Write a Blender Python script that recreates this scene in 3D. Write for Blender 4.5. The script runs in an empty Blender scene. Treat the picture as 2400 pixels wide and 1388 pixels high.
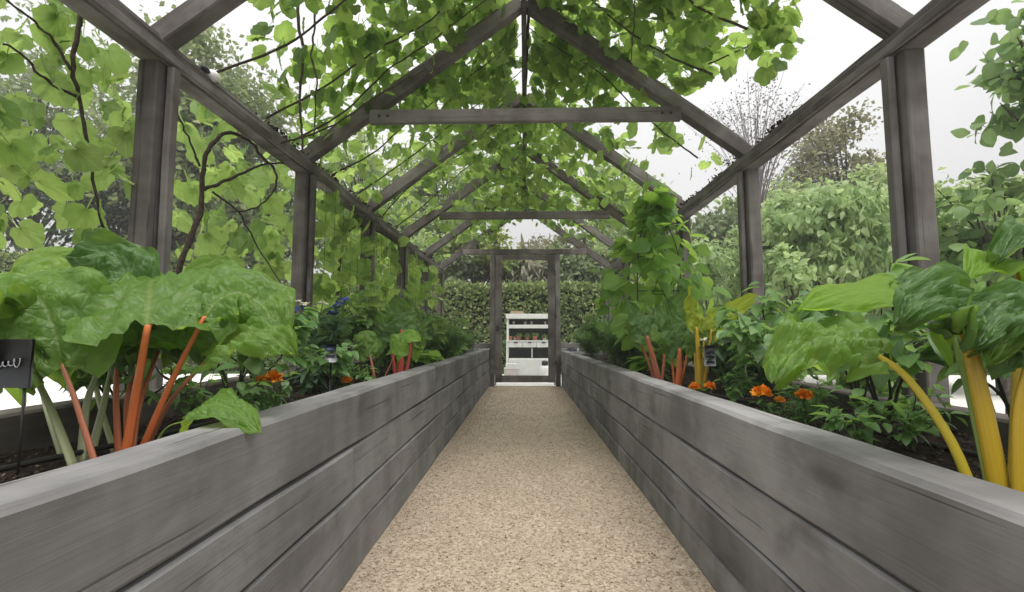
import bpy, math, random
import numpy as np
from mathutils import Vector, Matrix, noise

random.seed(7)
rng = np.random.default_rng(11)
S = bpy.context.scene
COL = S.collection
PI = math.pi

# ------------------------------------------------------------------ camera, world, sun, exposure
F_PX, PITCH, YAW, EYE = 1160.0, 0.083, 0.0254, 0.90      # focal length in px of a 2400 px wide frame
cam_d = bpy.data.cameras.new("camera")
cam_d.sensor_width = 36.0
cam_d.lens = 36.0 * F_PX / 2400.0
cam_d.clip_start = 0.02
cam_d.clip_end = 400
cam = bpy.data.objects.new("camera", cam_d)
COL.objects.link(cam)
cam.location = (0, 0, EYE)
cam.rotation_euler = (PI / 2 + PITCH, 0, YAW)
S.camera = cam

SUN_EL, SUN_AZ = math.radians(66), math.radians(165)      # azimuth from +Y towards +X
w = bpy.data.worlds.new("World")
S.world = w
w.use_nodes = True
nt = w.node_tree
nt.nodes.clear()
sky = nt.nodes.new("ShaderNodeTexSky")
sky.sky_type = 'NISHITA'
sky.sun_disc = False
sky.sun_elevation = SUN_EL
sky.sun_rotation = SUN_AZ
sky.air_density = 1.0
sky.dust_density = 4.0
sky.ozone_density = 1.0
hsv = nt.nodes.new("ShaderNodeHueSaturation")            # an overcast sky: nearly colourless
hsv.inputs['Saturation'].default_value = 0.06
mixw = nt.nodes.new("ShaderNodeMix")
mixw.data_type = 'RGBA'
mixw.inputs[0].default_value = 0.75
mixw.inputs['A'].default_value = (7, 7, 7, 1)
wtc = nt.nodes.new("ShaderNodeTexCoord")
wsx = nt.nodes.new("ShaderNodeSeparateXYZ")
nt.links.new(wtc.outputs['Generated'], wsx.inputs[0])
wmr = nt.nodes.new("ShaderNodeMapRange")                 # standard overcast sky: the zenith three times the horizon
wmr.inputs[1].default_value, wmr.inputs[2].default_value = 0.0, 1.0
wmr.inputs[3].default_value, wmr.inputs[4].default_value = 2.3, 9.4
nt.links.new(wsx.outputs[2], wmr.inputs[0])
wno = nt.nodes.new("ShaderNodeTexNoise")                 # faint cloud tone
wno.inputs['Scale'].default_value = 2.2
wno.inputs['Detail'].default_value = 4
nt.links.new(wtc.outputs['Generated'], wno.inputs['Vector'])
wcl = nt.nodes.new("ShaderNodeMapRange")
wcl.inputs[1].default_value, wcl.inputs[2].default_value = 0.3, 0.7
wcl.inputs[3].default_value, wcl.inputs[4].default_value = 0.93, 1.07
nt.links.new(wno.outputs['Fac'], wcl.inputs[0])
wml = nt.nodes.new("ShaderNodeMath")
wml.operation = 'MULTIPLY'
nt.links.new(wmr.outputs[0], wml.inputs[0])
nt.links.new(wcl.outputs[0], wml.inputs[1])
wcc = nt.nodes.new("ShaderNodeCombineXYZ")
for _i in range(3): nt.links.new(wml.outputs[0], wcc.inputs[_i])
nt.links.new(wcc.outputs[0], mixw.inputs['B'])
bgn = nt.nodes.new("ShaderNodeBackground")
bgn.inputs['Strength'].default_value = 0.11
wo = nt.nodes.new("ShaderNodeOutputWorld")
nt.links.new(sky.outputs[0], hsv.inputs['Color'])
nt.links.new(hsv.outputs[0], mixw.inputs['A'])
nt.links.new(mixw.outputs['Result'], bgn.inputs['Color'])
nt.links.new(bgn.outputs[0], wo.inputs['Surface'])

sun_d = bpy.data.lights.new("sun", 'SUN')
sun_d.energy = 1.5
sun_d.angle = math.radians(40)
sun_d.color = (1.0, 0.96, 0.88)
sun = bpy.data.objects.new("sun", sun_d)
COL.objects.link(sun)
sv = Vector((math.sin(SUN_AZ) * math.cos(SUN_EL), math.cos(SUN_AZ) * math.cos(SUN_EL), math.sin(SUN_EL)))
sun.rotation_euler = sv.to_track_quat('Z', 'Y').to_euler()

S.view_settings.view_transform = 'Standard'
S.view_settings.look = 'None'
S.view_settings.gamma = 1.0
S.view_settings.use_curve_mapping = False
S.view_settings.exposure = 0.98
S.cycles.max_bounces = 8
S.cycles.transmission_bounces = 6
S.cycles.diffuse_bounces = 4
S.cycles.use_denoising = True
S.cycles.caustics_reflective = False
S.cycles.caustics_refractive = False

# ------------------------------------------------------------------ measuring helpers
_cp, _sp, _cy, _sy = math.cos(PITCH), math.sin(PITCH), math.cos(YAW), math.sin(YAW)


def ray(u, v):
    a, b = (u - 1200) / F_PX, (694 - v) / F_PX
    yr, zz = _cp - _sp * b, _sp + _cp * b
    return np.array([_cy * a - _sy * yr, _sy * a + _cy * yr, zz])


def at(u, v, Y):
    """world point on the plane y = Y that the photograph shows at (u, v)"""
    d = ray(u, v)
    return np.array([0, 0, EYE]) + d * (Y / d[1])


def atx(u, v, X):
    d = ray(u, v)
    return np.array([0, 0, EYE]) + d * (X / d[0])


def proj(P):
    P = np.atleast_2d(P)
    x, y, z = P[:, 0], P[:, 1], P[:, 2] - EYE
    xr, yr = _cy * x + _sy * y, -_sy * x + _cy * y
    d, up = _cp * yr + _sp * z, -_sp * yr + _cp * z
    d = np.where(d < 1e-3, 1e-3, d)
    return np.stack([1200 + F_PX * xr / d, 694 - F_PX * up / d], 1)


def inpoly(uv, poly):
    x, y = uv[:, 0], uv[:, 1]
    c = np.zeros(len(x), bool)
    n = len(poly)
    for i in range(n):
        x1, y1 = poly[i]
        x2, y2 = poly[(i + 1) % n]
        if y1 == y2:
            continue
        m = ((y1 > y) != (y2 > y)) & (x < (x2 - x1) * (y - y1) / (y2 - y1) + x1)
        c ^= m
    return c


# ------------------------------------------------------------------ object helpers
def tag(o, label=None, cat=None, group=None, kind=None):
    if label: o['label'] = label
    if cat: o['category'] = cat
    if group: o['group'] = group
    if kind: o['kind'] = kind
    return o


def thing(name, label, cat, loc=(0, 0, 0), group=None):
    o = bpy.data.objects.new(name, None)
    o.empty_display_size = 0.1
    o.location = tuple(float(a) for a in loc)
    COL.objects.link(o)
    return tag(o, label, cat, group)


class MB:
    def __init__(self):
        self.v, self.f, self.uv, self.n = [], [], [], 0

    def add(self, V, Fc, UV=None):
        V = np.asarray(V, float)
        self.v.append(V)
        self.f += [tuple(i + self.n for i in q) for q in Fc]
        self.uv.append(np.zeros((len(V), 2)) if UV is None else np.asarray(UV, float))
        self.n += len(V)
        return self

    def box(self, c, s, rot=None):
        c, s = np.asarray(c, float), np.asarray(s, float) / 2
        b = min(s) * 0.08
        V, Fc = chamfer_box(s, b)
        if rot is not None: V = V @ np.array(rot).T
        return self.add(V + c, Fc)

    def tube(self, pts, rad, sides=6, cap=True, flat=None):
        P = np.asarray(pts, float)
        n = len(P)
        R = np.full(n, rad) if np.isscalar(rad) else np.asarray(rad, float)
        T = np.gradient(P, axis=0)
        T /= np.linalg.norm(T, axis=1)[:, None] + 1e-9
        ref = np.array([0, 0, 1.0]) if abs(T[0][2]) < 0.9 else np.array([0, 1.0, 0])
        V, UV = [], []
        side = np.cross(T[0], ref)
        side /= np.linalg.norm(side) + 1e-9
        for i in range(n):
            side = side - T[i] * np.dot(side, T[i])
            side /= np.linalg.norm(side) + 1e-9
            bi = np.cross(T[i], side)
            for k in range(sides):
                a = 2 * PI * k / sides
                fl = 1.0 if flat is None else flat
                V.append(P[i] + R[i] * (math.cos(a) * side + fl * math.sin(a) * bi))
                UV.append((k / sides, i / max(1, n - 1)))
        Fc = []
        for i in range(n - 1):
            for k in range(sides):
                k2 = (k + 1) % sides
                Fc.append((i * sides + k, i * sides + k2, (i + 1) * sides + k2, (i + 1) * sides + k))
        if cap:
            Fc.append(tuple(range(sides - 1, -1, -1)))
            Fc.append(tuple((n - 1) * sides + k for k in range(sides)))
        return self.add(V, Fc, UV)

    def lathe(self, prof, c, seg=16):
        V, Fc = [], []
        for r, z in prof:
            for k in range(seg):
                a = 2 * PI * k / seg
                V.append((c[0] + r * math.cos(a), c[1] + r * math.sin(a), c[2] + z))
        for i in range(len(prof) - 1):
            for k in range(seg):
                k2 = (k + 1) % seg
                Fc.append((i * seg + k, i * seg + k2, (i + 1) * seg + k2, (i + 1) * seg + k))
        Fc.append(tuple(range(seg - 1, -1, -1)))
        Fc.append(tuple((len(prof) - 1) * seg + k for k in range(seg)))
        return self.add(V, Fc)

    def build(self, name, mat, parent=None, smooth=True, base=None):
        V = np.concatenate(self.v)
        if base is None and parent is not None:
            base = world_base(parent)
        if base is not None: V = V - np.asarray(base)
        me = bpy.data.meshes.new(name)
        me.from_pydata(V.tolist(), [], self.f)
        uvl = me.uv_layers.new(name="UVMap")
        UV = np.concatenate(self.uv)
        li = np.zeros(len(me.loops), np.int32)
        me.loops.foreach_get("vertex_index", li)
        uvl.data.foreach_set("uv", UV[li].astype(np.float32).ravel())
        if smooth: me.polygons.foreach_set("use_smooth", np.ones(len(me.polygons), bool))
        me.materials.append(mat)
        me.update()
        return link(name, me, parent)


def world_base(o):
    b = np.zeros(3)
    while o is not None:
        b += np.array(o.location)
        o = o.parent
    return b


def link(name, me, parent=None):
    o = bpy.data.objects.new(name, me)
    COL.objects.link(o)
    if parent is not None: o.parent = parent
    return o


def chamfer_box(h, b):
    """box of half sizes h with chamfered edges"""
    V, idx = [], {}
    for sx in (-1, 1):
        for sy in (-1, 1):
            for sz in (-1, 1):
                s = np.array([sx, sy, sz])
                for a in range(3):
                    p = s * h - s * b
                    p[a] = s[a] * h[a]
                    idx[(sx, sy, sz, a)] = len(V)
                    V.append(p)
    Fc = []
    for a in range(3):
        b1, c1 = [(1, 2), (2, 0), (0, 1)][a]
        for s in (-1, 1):
            q = []
            for t1, t2 in ((-1, -1), (1, -1), (1, 1), (-1, 1)):
                k = [0, 0, 0]
                k[a], k[b1], k[c1] = s, t1, t2
                q.append(idx[(*k, a)])
            Fc.append(tuple(q if s > 0 else q[::-1]))
    for a in range(3):
        b1, c1 = [(1, 2), (2, 0), (0, 1)][a]
        for s1 in (-1, 1):
            for s2 in (-1, 1):
                k0, k1 = [0, 0, 0], [0, 0, 0]
                k0[a], k1[a] = -1, 1
                k0[b1] = k1[b1] = s1
                k0[c1] = k1[c1] = s2
                q = [idx[(*k0, b1)], idx[(*k1, b1)], idx[(*k1, c1)], idx[(*k0, c1)]]
                Fc.append(tuple(q if s1 * s2 > 0 else q[::-1]))
    for sx in (-1, 1):
        for sy in (-1, 1):
            for sz in (-1, 1):
                q = [idx[(sx, sy, sz, a)] for a in range(3)]
                Fc.append(tuple(q if sx * sy * sz > 0 else q[::-1]))
    return np.array(V), Fc


def spline(pts, n=24):
    """Catmull-Rom through the points"""
    P = np.asarray(pts, float)
    P = np.vstack([2 * P[0] - P[1], P, 2 * P[-1] - P[-2]])
    m = len(P) - 3
    out = []
    for t in np.linspace(0, m - 1e-6, n):
        i = int(t)
        f = t - i
        a, b, c, d = P[i], P[i + 1], P[i + 2], P[i + 3]
        out.append(0.5 * (2 * b + (c - a) * f + (2 * a - 5 * b + 4 * c - d) * f * f + (3 * b - a - 3 * c + d) * f ** 3))
    return np.array(out)


# ------------------------------------------------------------------ materials
def newmat(name):
    m = bpy.data.materials.new(name)
    m.use_nodes = True
    t = m.node_tree
    t.nodes.clear()
    out = t.nodes.new("ShaderNodeOutputMaterial")
    return m, t, out


def N(t, typ, **kw):
    n = t.nodes.new(typ)
    for k, v in kw.items(): setattr(n, k, v)
    return n


def ramp(t, fac, stops):
    r = N(t, "ShaderNodeValToRGB")
    e = r.color_ramp.elements
    while len(e) > 1: e.remove(e[-1])
    e[0].position, e[0].color = stops[0][0], (*stops[0][1], 1)
    for p, c in stops[1:]:
        k = e.new(p)
        k.color = (*c, 1)
    t.links.new(fac, r.inputs[0])
    return r.outputs[0]


def math_(t, op, a, b=None, c=None):
    n = N(t, "ShaderNodeMath", operation=op)
    for i, x in enumerate((a, b, c)):
        if x is None: continue
        if isinstance(x, (int, float)): n.inputs[i].default_value = x
        else: t.links.new(x, n.inputs[i])
    return n.outputs[0]


def mixc(t, fac, a, b, mode='MIX'):
    n = N(t, "ShaderNodeMix", data_type='RGBA', blend_type=mode)
    for s, x in ((0, fac), ('A', a), ('B', b)):
        if isinstance(x, (int, float)): n.inputs[s].default_value = x
        elif isinstance(x, tuple): n.inputs[s].default_value = (*x, 1)
        else: t.links.new(x, n.inputs[s])
    return n.outputs['Result']


def noise_(t, vec, scale, detail=4, rough=0.55, dist=0.0):
    n = N(t, "ShaderNodeTexNoise")
    n.inputs['Scale'].default_value = scale
    n.inputs['Detail'].default_value = detail
    n.inputs['Roughness'].default_value = rough
    n.inputs['Distortion'].default_value = dist
    t.links.new(vec, n.inputs['Vector'])
    return n.outputs['Fac']


def wood(name, c0, c1, c2, grain=1.0):
    """weathered timber; the long axis of every timber is its local X"""
    m, t, out = newmat(name)
    tc = N(t, "ShaderNodeTexCoord")
    oi = N(t, "ShaderNodeObjectInfo")
    off = N(t, "ShaderNodeCombineXYZ")
    t.links.new(math_(t, 'MULTIPLY', oi.outputs['Random'], 37.0), off.inputs[0])
    t.links.new(math_(t, 'MULTIPLY', oi.outputs['Random'], 11.0), off.inputs[1])
    va = N(t, "ShaderNodeVectorMath", operation='ADD')
    t.links.new(tc.outputs['Object'], va.inputs[0])
    t.links.new(off.outputs[0], va.inputs[1])

    def mp(s):
        n = N(t, "ShaderNodeVectorMath", operation='MULTIPLY')
        n.inputs[1].default_value = s
        t.links.new(va.outputs[0], n.inputs[0])
        return n.outputs[0]
    g1 = noise_(t, mp((1.3, 38, 38)), 1.0, 6, 0.65, 0.6)
    g2 = noise_(t, mp((3.0, 150, 150)), 1.0, 3, 0.6)
    st = noise_(t, mp((1.6, 2.2, 2.2)), 1.0, 4, 0.6)
    band = noise_(t, mp((7.0, 1.2, 1.2)), 1.0, 3, 0.5)
    fac = math_(t, 'ADD', math_(t, 'MULTIPLY', g1, 0.15), math_(t, 'MULTIPLY', st, 0.85))
    col = ramp(t, fac, [(0.36, c0), (0.5, c1), (0.62, c2)])
    col = mixc(t, math_(t, 'MULTIPLY', ramp_f(t, band, 0.5, 0.66), 0.42), col, tuple(0.8 * x + 0.04 for x in c2))
    col = mixc(t, math_(t, 'MULTIPLY', ramp_f(t, noise_(t, mp((2.6, 5, 5)), 1.0, 5, 0.65, 0.8), 0.54, 0.74), 0.42), col, tuple(0.55 * x for x in c0))
    # knots and checks
    vo = N(t, "ShaderNodeTexVoronoi")
    vo.inputs['Scale'].default_value = 1.0
    t.links.new(mp((1.7, 5, 5)), vo.inputs['Vector'])
    knot = ramp_f(t, math_(t, 'ADD', vo.outputs['Distance'], math_(t, 'MULTIPLY', g1, 0.10)), 0.22, 0.11)
    col = mixc(t, math_(t, 'MULTIPLY', knot, 0.42), col, tuple(0.3 * x for x in c0))
    g3 = noise_(t, mp((6.0, 260, 260)), 1.0, 4, 0.7)
    col = mixc(t, math_(t, 'MULTIPLY', ramp_f(t, g3, 0.5, 0.66), 0.12), col, tuple(0.5 * x for x in c0))
    crack = ramp_f(t, noise_(t, mp((0.9, 55, 55)), 1.0, 2, 0.5, 0.3), 0.665, 0.70)
    col = mixc(t, math_(t, 'MULTIPLY', crack, 0.6), col, tuple(0.3 * x for x in c0))
    pv_ = N(t, "ShaderNodeMapRange")
    pv_.inputs[3].default_value, pv_.inputs[4].default_value = 0.84, 1.14
    t.links.new(math_(t, 'FRACT', math_(t, 'MULTIPLY', oi.outputs['Random'], 7.3)), pv_.inputs[0])
    pc_ = N(t, "ShaderNodeVectorMath", operation='SCALE')
    t.links.new(col, pc_.inputs[0])
    t.links.new(pv_.outputs[0], pc_.inputs['Scale'])
    col = pc_.outputs[0]
    p = N(t, "ShaderNodeBsdfPrincipled")
    p.inputs['Roughness'].default_value = 0.82
    p.inputs['Specular IOR Level'].default_value = 0.25
    t.links.new(col, p.inputs['Base Color'])
    b = N(t, "ShaderNodeBump")
    b.inputs['Strength'].default_value = 0.35 * grain
    b.inputs['Distance'].default_value = 0.004
    h = math_(t, 'ADD', g1, math_(t, 'MULTIPLY', g2, 0.5))
    h = math_(t, 'SUBTRACT', h, math_(t, 'MULTIPLY', crack, 0.8))
    t.links.new(h, b.inputs['Height'])
    t.links.new(b.outputs[0], p.inputs['Normal'])
    t.links.new(p.outputs[0], out.inputs[0])
    return m


def ramp_f(t, fac, a, b):
    n = N(t, "ShaderNodeMapRange")
    n.clamp = True
    n.inputs[1].default_value, n.inputs[2].default_value = a, b
    t.links.new(fac, n.inputs[0])
    return n.outputs[0]


def leafmat(name, cols, trans, tf=0.4, rough=0.42, vein=0.35, veincol=None, spec=0.4, bump=0.25, net=0.0):
    """leaf: colour varies from leaf to leaf, light passes through; veins along the leaf's UV"""
    m, t, out = newmat(name)
    geo = N(t, "ShaderNodeNewGeometry")
    k = len(cols)
    col = ramp(t, geo.outputs['Random Per Island'], [(i / max(1, k - 1), c) for i, c in enumerate(cols)])
    tcol = mixc(t, 0.5, trans, col)
    uv = N(t, "ShaderNodeUVMap")
    sx = N(t, "ShaderNodeSeparateXYZ")
    t.links.new(uv.outputs[0], sx.inputs[0])
    ax = math_(t, 'ABSOLUTE', math_(t, 'SUBTRACT', sx.outputs[0], 0.5))
    mid = ramp_f(t, ax, 0.028, 0.006)
    sv_ = math_(t, 'FRACT', math_(t, 'MULTIPLY', math_(t, 'SUBTRACT', sx.outputs[1], math_(t, 'MULTIPLY', ax, 0.9)), 6.0))
    sv2 = math_(t, 'ABSOLUTE', math_(t, 'SUBTRACT', sv_, 0.5))
    side = math_(t, 'MULTIPLY', ramp_f(t, sv2, 0.09, 0.02), 0.6)
    vn = math_(t, 'MAXIMUM', mid, side)
    tc = N(t, "ShaderNodeTexCoord")
    nz = noise_(t, tc.outputs['Object'], 34.0, 3)
    if net > 0:
        nv = N(t, "ShaderNodeVectorMath", operation='MULTIPLY')
        nv.inputs[1].default_value = (11, 17, 1)
        nd = N(t, "ShaderNodeTexNoise")
        nd.inputs['Scale'].default_value = 9
        t.links.new(uv.outputs[0], nd.inputs['Vector'])
        nm = mixc(t, 0.06, uv.outputs[0], nd.outputs['Color'])
        t.links.new(nm, nv.inputs[0])
        ve = N(t, "ShaderNodeTexVoronoi", feature='DISTANCE_TO_EDGE')
        ve.inputs['Scale'].default_value = 1.0
        t.links.new(nv.outputs[0], ve.inputs['Vector'])
        cell = ramp_f(t, ve.outputs['Distance'], 0.0, 0.34)
        vn = math_(t, 'MAXIMUM', vn, math_(t, 'MULTIPLY', ramp_f(t, ve.outputs['Distance'], 0.05, 0.01), net))
    if vein > 0:
        vc = veincol or tuple(min(1, x * 1.7 + 0.03) for x in cols[-1])
        col = mixc(t, math_(t, 'MULTIPLY', vn, vein), col, vc)
    col = mixc(t, math_(t, 'MULTIPLY', ramp_f(t, nz, 0.45, 0.7), 0.22), col, tuple(x * 0.55 for x in cols[0]))
    p = N(t, "ShaderNodeBsdfPrincipled")
    p.inputs['Roughness'].default_value = rough
    p.inputs['Specular IOR Level'].default_value = spec
    t.links.new(col, p.inputs['Base Color'])
    tr = N(t, "ShaderNodeBsdfTranslucent")
    t.links.new(tcol, tr.inputs['Color'])
    if bump > 0:
        b = N(t, "ShaderNodeBump")
        b.inputs['Strength'].default_value = bump
        b.inputs['Distance'].default_value = 0.004
        hh_ = math_(t, 'ADD', math_(t, 'MULTIPLY', vn, -0.7), nz)
        if net > 0:
            b.inputs['Strength'].default_value = 0.2 + 0.45 * net
            b.inputs['Distance'].default_value = 0.006
            hh_ = math_(t, 'ADD', hh_, math_(t, 'MULTIPLY', cell, 1.3))
        t.links.new(hh_, b.inputs['Height'])
        t.links.new(b.outputs[0], p.inputs['Normal'])
    mx = N(t, "ShaderNodeMixShader")
    mx.inputs[0].default_value = tf
    t.links.new(p.outputs[0], mx.inputs[1])
    t.links.new(tr.outputs[0], mx.inputs[2])
    t.links.new(mx.outputs[0], out.inputs[0])
    return m


def plain(name, c, rough=0.6, var=0.25, scale=20, spec=0.4, metal=0.0, bump=0.1):
    m, t, out = newmat(name)
    tc = N(t, "ShaderNodeTexCoord")
    nz = noise_(t, tc.outputs['Object'], scale, 5)
    col = ramp(t, nz, [(0.3, tuple(x * (1 - var) for x in c)), (0.7, tuple(min(1, x * (1 + var * 0.6)) for x in c))])
    p = N(t, "ShaderNodeBsdfPrincipled")
    p.inputs['Roughness'].default_value = rough
    p.inputs['Metallic'].default_value = metal
    p.inputs['Specular IOR Level'].default_value = spec
    t.links.new(col, p.inputs['Base Color'])
    if bump:
        b = N(t, "ShaderNodeBump")
        b.inputs['Strength'].default_value = bump
        b.inputs['Distance'].default_value = 0.01
        t.links.new(nz, b.inputs['Height'])
        t.links.new(b.outputs[0], p.inputs['Normal'])
    t.links.new(p.outputs[0], out.inputs[0])
    return m


def stalkmat(name, c_low, c_high, tf=0.15):
    m, t, out = newmat(name)
    uv = N(t, "ShaderNodeUVMap")
    sx = N(t, "ShaderNodeSeparateXYZ")
    t.links.new(uv.outputs[0], sx.inputs[0])
    tc = N(t, "ShaderNodeTexCoord")
    cmb = N(t, "ShaderNodeCombineXYZ")
    t.links.new(math_(t, 'MULTIPLY', sx.outputs[0], 26.0), cmb.inputs[0])
    t.links.new(math_(t, 'MULTIPLY', sx.outputs[1], 3.0), cmb.inputs[1])
    nz = noise_(t, cmb.outputs[0], 1.0, 3)
    col = mixc(t, sx.outputs[1], c_low, c_high)
    col = mixc(t, math_(t, 'MULTIPLY', ramp_f(t, nz, 0.45, 0.7), 0.35), col, tuple(x * 0.6 for x in c_low))
    p = N(t, "ShaderNodeBsdfPrincipled")
    p.inputs['Roughness'].default_value = 0.38
    p.inputs['Subsurface Weight'].default_value = 0.1
    p.inputs['Subsurface Radius'].default_value = (0.02, 0.01, 0.004)
    t.links.new(col, p.inputs['Base Color'])
    b = N(t, "ShaderNodeBump")
    b.inputs['Strength'].default_value = 0.4
    b.inputs['Distance'].default_value = 0.003
    t.links.new(nz, b.inputs['Height'])
    t.links.new(b.outputs[0], p.inputs['Normal'])
    t.links.new(p.outputs[0], out.inputs[0])
    return m


def gravelmat(name, stops, scale):
    m, t, out = newmat(name)
    tc = N(t, "ShaderNodeTexCoord")
    vo = N(t, "ShaderNodeTexVoronoi")
    vo.inputs['Scale'].default_value = scale
    t.links.new(tc.outputs['Object'], vo.inputs['Vector'])
    sp = N(t, "ShaderNodeSeparateColor")
    t.links.new(vo.outputs['Color'], sp.inputs[0])
    col = ramp(t, sp.outputs[0], stops)
    big = noise_(t, tc.outputs['Object'], 2.2, 5)
    col = mixc(t, math_(t, 'MULTIPLY', ramp_f(t, big, 0.42, 0.7), 0.28), col, tuple(x * 0.62 for x in stops[1][1]))
    p = N(t, "ShaderNodeBsdfPrincipled")
    p.inputs['Roughness'].default_value = 0.85
    p.inputs['Specular IOR Level'].default_value = 0.2
    t.links.new(col, p.inputs['Base Color'])
    b = N(t, "ShaderNodeBump")
    b.inputs['Strength'].default_value = 0.5
    b.inputs['Distance'].default_value = 0.005
    t.links.new(math_(t, 'SUBTRACT', 1.0, vo.outputs['Distance']), b.inputs['Height'])
    t.links.new(b.outputs[0], p.inputs['Normal'])
    t.links.new(p.outputs[0], out.inputs[0])
    return m


def islandmat(name, stops, rough=0.85):
    m, t, out = newmat(name)
    geo = N(t, "ShaderNodeNewGeometry")
    col = ramp(t, geo.outputs['Random Per Island'], stops)
    p = N(t, "ShaderNodeBsdfPrincipled")
    p.inputs['Roughness'].default_value = rough
    p.inputs['Specular IOR Level'].default_value = 0.25
    t.links.new(col, p.inputs['Base Color'])
    t.links.new(p.outputs[0], out.inputs[0])
    return m


M = {}
M['wood'] = wood('weathered_oak', (0.060, 0.051, 0.046), (0.116, 0.103, 0.096), (0.198, 0.183, 0.175))
M['bed'] = wood('weathered_sleeper', (0.130, 0.126, 0.126), (0.200, 0.195, 0.196), (0.285, 0.281, 0.283), 1.0)
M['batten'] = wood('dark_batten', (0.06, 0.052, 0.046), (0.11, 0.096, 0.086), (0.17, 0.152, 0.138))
M['iron'] = plain('black_iron', (0.02, 0.02, 0.022), 0.5, 0.3, 30, 0.5)
M['slate'] = plain('slate', (0.028, 0.030, 0.036), 0.6, 0.3, 24)
M['chalk'] = plain('chalk', (0.34, 0.34, 0.35), 0.9, 0.1)
M['white'] = plain('white_paint', (0.78, 0.79, 0.77), 0.55, 0.07, 9)
M['shaded_inside'] = plain('shaded_back_board', (0.10, 0.105, 0.10), 0.7, 0.2, 9)  # shade inside the white dresser's open shelves, put into the board colour
M['terra'] = plain('terracotta', (0.42, 0.17, 0.09), 0.85, 0.2, 30)
M['pale'] = plain('pale_box', (0.66, 0.60, 0.58), 0.7, 0.12, 9)
M['tan'] = plain('tan_tray', (0.42, 0.33, 0.24), 0.8, 0.2, 15)
M['soil'] = plain('dark_soil', (0.030, 0.022, 0.018), 0.95, 0.6, 42, 0.1, 0, 0.9)
M['hose'] = plain('black_hose', (0.014, 0.014, 0.015), 0.45, 0.2)
M['vinewood'] = plain('vine_bark', (0.06, 0.046, 0.036), 0.9, 0.5, 60, 0.1, 0, 0.8)
M['bark'] = plain('bark', (0.085, 0.07, 0.058), 0.95, 0.5, 26, 0.1, 0, 0.8)
M['palebark'] = plain('pale_bark', (0.34, 0.30, 0.25), 0.9, 0.4, 20, 0.1, 0, 0.5)
M['twig'] = plain('purple_twig', (0.22, 0.19, 0.20), 0.9, 0.3, 20, 0.1)
M['stem'] = plain('green_stem', (0.075, 0.12, 0.035), 0.6, 0.3, 40)
M['darkstem'] = plain('dark_stem', (0.030, 0.032, 0.018), 0.7, 0.3, 40)
M['glassy'] = plain('white_glass', (0.80, 0.79, 0.80), 0.2, 0.08, 12, 0.6)
M['tagblue'] = plain('tag_blue', (0.035, 0.050, 0.12), 0.5, 0.15)
M['tagwhite'] = plain('tag_white', (0.62, 0.64, 0.68), 0.5, 0.08)
M['pathmat'] = gravelmat('path_gravel', [(0.0, (0.30, 0.225, 0.155)), (0.2, (0.36, 0.29, 0.22)), (0.6, (0.42, 0.345, 0.265)), (1.0, (0.51, 0.435, 0.35))], 95)
M['pebbles'] = islandmat('path_pebbles', [(0.0, (0.16, 0.105, 0.065)), (0.06, (0.33, 0.245, 0.165)), (0.25, (0.39, 0.315, 0.24)), (0.7, (0.44, 0.365, 0.285)), (1.0, (0.56, 0.49, 0.415))])
M['litter'] = islandmat('dry_leaf', [(0.0, (0.16, 0.10, 0.05)), (0.5, (0.28, 0.19, 0.10)), (1.0, (0.16, 0.17, 0.07))])
M['crumbs'] = islandmat('soil_crumbs', [(0.0, (0.012, 0.009, 0.007)), (0.6, (0.045, 0.032, 0.024)), (0.94, (0.09, 0.065, 0.045)), (1.0, (0.22, 0.18, 0.13))])
M['paving'] = gravelmat('pale_paving', [(0.0, (0.60, 0.58, 0.54)), (0.3, (0.70, 0.68, 0.65)), (0.7, (0.76, 0.75, 0.72)), (1.0, (0.82, 0.81, 0.79))], 70)
M['turf'] = plain('turf', (0.05, 0.085, 0.025), 0.95, 0.5, 18, 0.1, 0, 0.6)

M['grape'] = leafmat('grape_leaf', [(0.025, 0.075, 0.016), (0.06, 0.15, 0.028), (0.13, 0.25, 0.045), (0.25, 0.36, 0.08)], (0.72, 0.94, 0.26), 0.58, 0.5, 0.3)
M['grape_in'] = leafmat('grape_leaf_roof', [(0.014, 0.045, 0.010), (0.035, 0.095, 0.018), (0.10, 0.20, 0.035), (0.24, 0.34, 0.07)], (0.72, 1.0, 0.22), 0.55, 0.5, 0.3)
M['chard'] = leafmat('chard_leaf', [(0.050, 0.145, 0.024), (0.10, 0.215, 0.032), (0.175, 0.30, 0.045)], (0.66, 0.90, 0.10), 0.44, 0.42, 0.45, (0.27, 0.37, 0.12), 0.5, 0.35, 0.40)
M['chard_dark'] = leafmat('dark_chard_leaf', [(0.062, 0.145, 0.034), (0.092, 0.19, 0.045)], (0.40, 0.62, 0.07), 0.38, 0.42, 0.35, (0.15, 0.23, 0.09), 0.5, 0.35, 0.3)
M['chard_lit'] = leafmat('lit_chard_leaf', [(0.14, 0.27, 0.025), (0.19, 0.33, 0.035)], (0.60, 0.92, 0.06), 0.48, 0.45, 0.25, (0.30, 0.42, 0.10), 0.4, 0.3, 0.12)  # lit copy of the chard leaf: light shining through is in the colour
M['chard_lime'] = leafmat('lime_chard_leaf', [(0.26, 0.36, 0.03), (0.36, 0.44, 0.04)], (0.85, 0.95, 0.06), 0.5, 0.4, 0.4, (0.40, 0.46, 0.08), 0.4, 0.4, 0.5)
M['pepper'] = leafmat('pepper_leaf', [(0.070, 0.165, 0.050), (0.13, 0.25, 0.075), (0.20, 0.34, 0.12)], (0.52, 0.80, 0.16), 0.42, 0.34, 0.35, None, 0.5)
M['tomato'] = leafmat('tomato_leaf', [(0.070, 0.155, 0.045), (0.12, 0.225, 0.065), (0.19, 0.30, 0.09)], (0.50, 0.74, 0.14), 0.44, 0.5, 0.3)
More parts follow.
